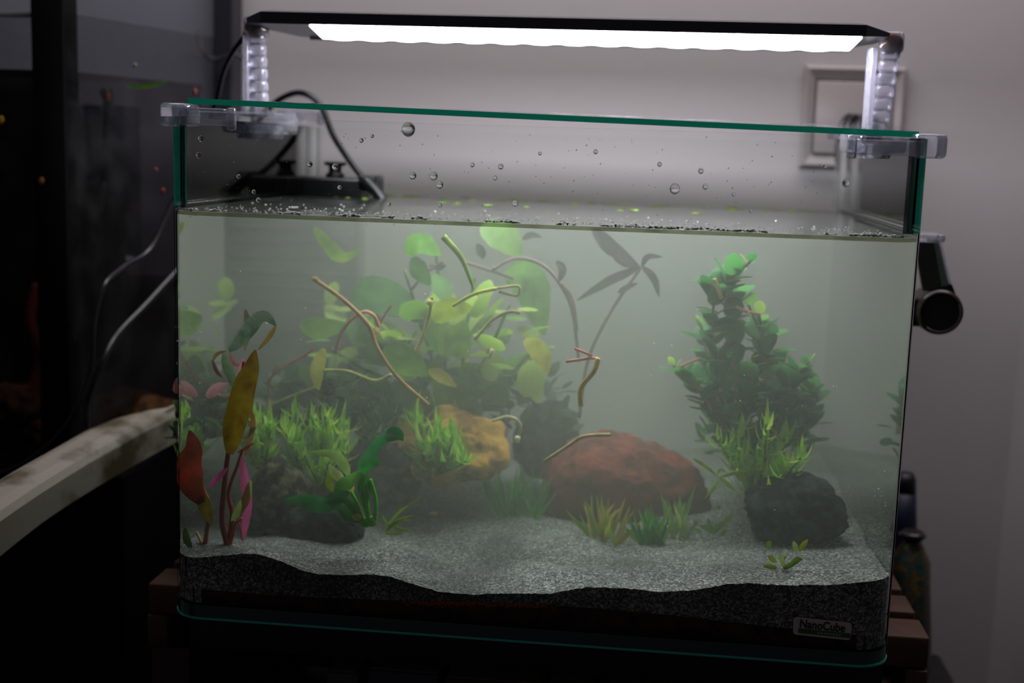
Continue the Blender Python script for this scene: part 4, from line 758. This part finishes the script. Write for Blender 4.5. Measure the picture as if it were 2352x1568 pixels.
tag(obj('driftwood', mb, mat('red_driftwood', (96, 26, 8), .8)), 'dim reddish driftwood branch deep in the dark aquarium, left of the post', 'driftwood')
# white armrest
m_arm = mat('weathered_white_plastic', (158, 150, 138), .5, var=(26, (84, 74, 50), .48, .62), bump=(50, .4))
arm = thing('armrest', 'weathered white plastic chair armrest with brown stains, lower left', 'armrest', P(200, 1150, .12))
ctl = [((-140, 1290, 1500), (-140, 1120), -.06), ]
cen = [(-120, 1268, -.03), (-10, 1188, .02), (90, 1120, .07), (190, 1058, .12), (290, 1002, .165), (380, 955, .21), (440, 925, .245)]
cp_ = spline([P(a, b, Y) for a, b, Y in cen], 12); mb = MB(); vs = []; fs = []; N = len(cp_)
for i, p in enumerate(cp_):
    u = i / (N - 1); tg = (cp_[min(i + 1, N - 1)] - cp_[max(i - 1, 0)]).normalized(); side = Vector((tg.y, -tg.x, 0)).normalized()   # towards the camera/right
    wd = float(np.interp(u, [0, .5, .65, .75, .82, .86, 1], [.034, .034, .037, .033, .018, .004, .004])) ; lipd = .026 + .012 * max(0, .35 - u)
    back = -side * wd
    sec = [p + Vector((0, 0, -lipd)), p + Vector((0, 0, -.004)) + side * .0012, p + side * -.002 + Vector((0, 0, .0008)), p + back * .3 + Vector((0, 0, .0035)), p + back * .7 + Vector((0, 0, .0045)), p + back + Vector((0, 0, .001)), p + back * 1.02 + Vector((0, 0, -.006)), p + back * .98 + Vector((0, 0, -.006)), p + back * .7 + Vector((0, 0, .001)), p + back * .1 + Vector((0, 0, -.002)), p - side * .004 + Vector((0, 0, -lipd))]
    vs += sec
ns = 11
for i in range(N - 1):
    for k in range(ns): fs.append((i * ns + k, i * ns + (k + 1) % ns, (i + 1) * ns + (k + 1) % ns, (i + 1) * ns + k))
fs += [tuple(range(ns))[::-1], tuple(range((N - 1) * ns, N * ns))]
mb.add(vs, fs); obj('arm_rail', mb, m_arm, arm, smooth=False)
q0, q1, q2 = P(-90, 1270, .0), P(-130, 1350, -.01), P(-160, 1600, -.02); mb = MB(); mb.tube([q0 + Vector((-.01, .02, .005)), q1 + Vector((-.01, .02, 0)), q2 + Vector((-.02, .02, 0)), Vector((q2.x - .03, .03, -.62))], .014, 12); obj('arm_support', mb, m_arm, arm)
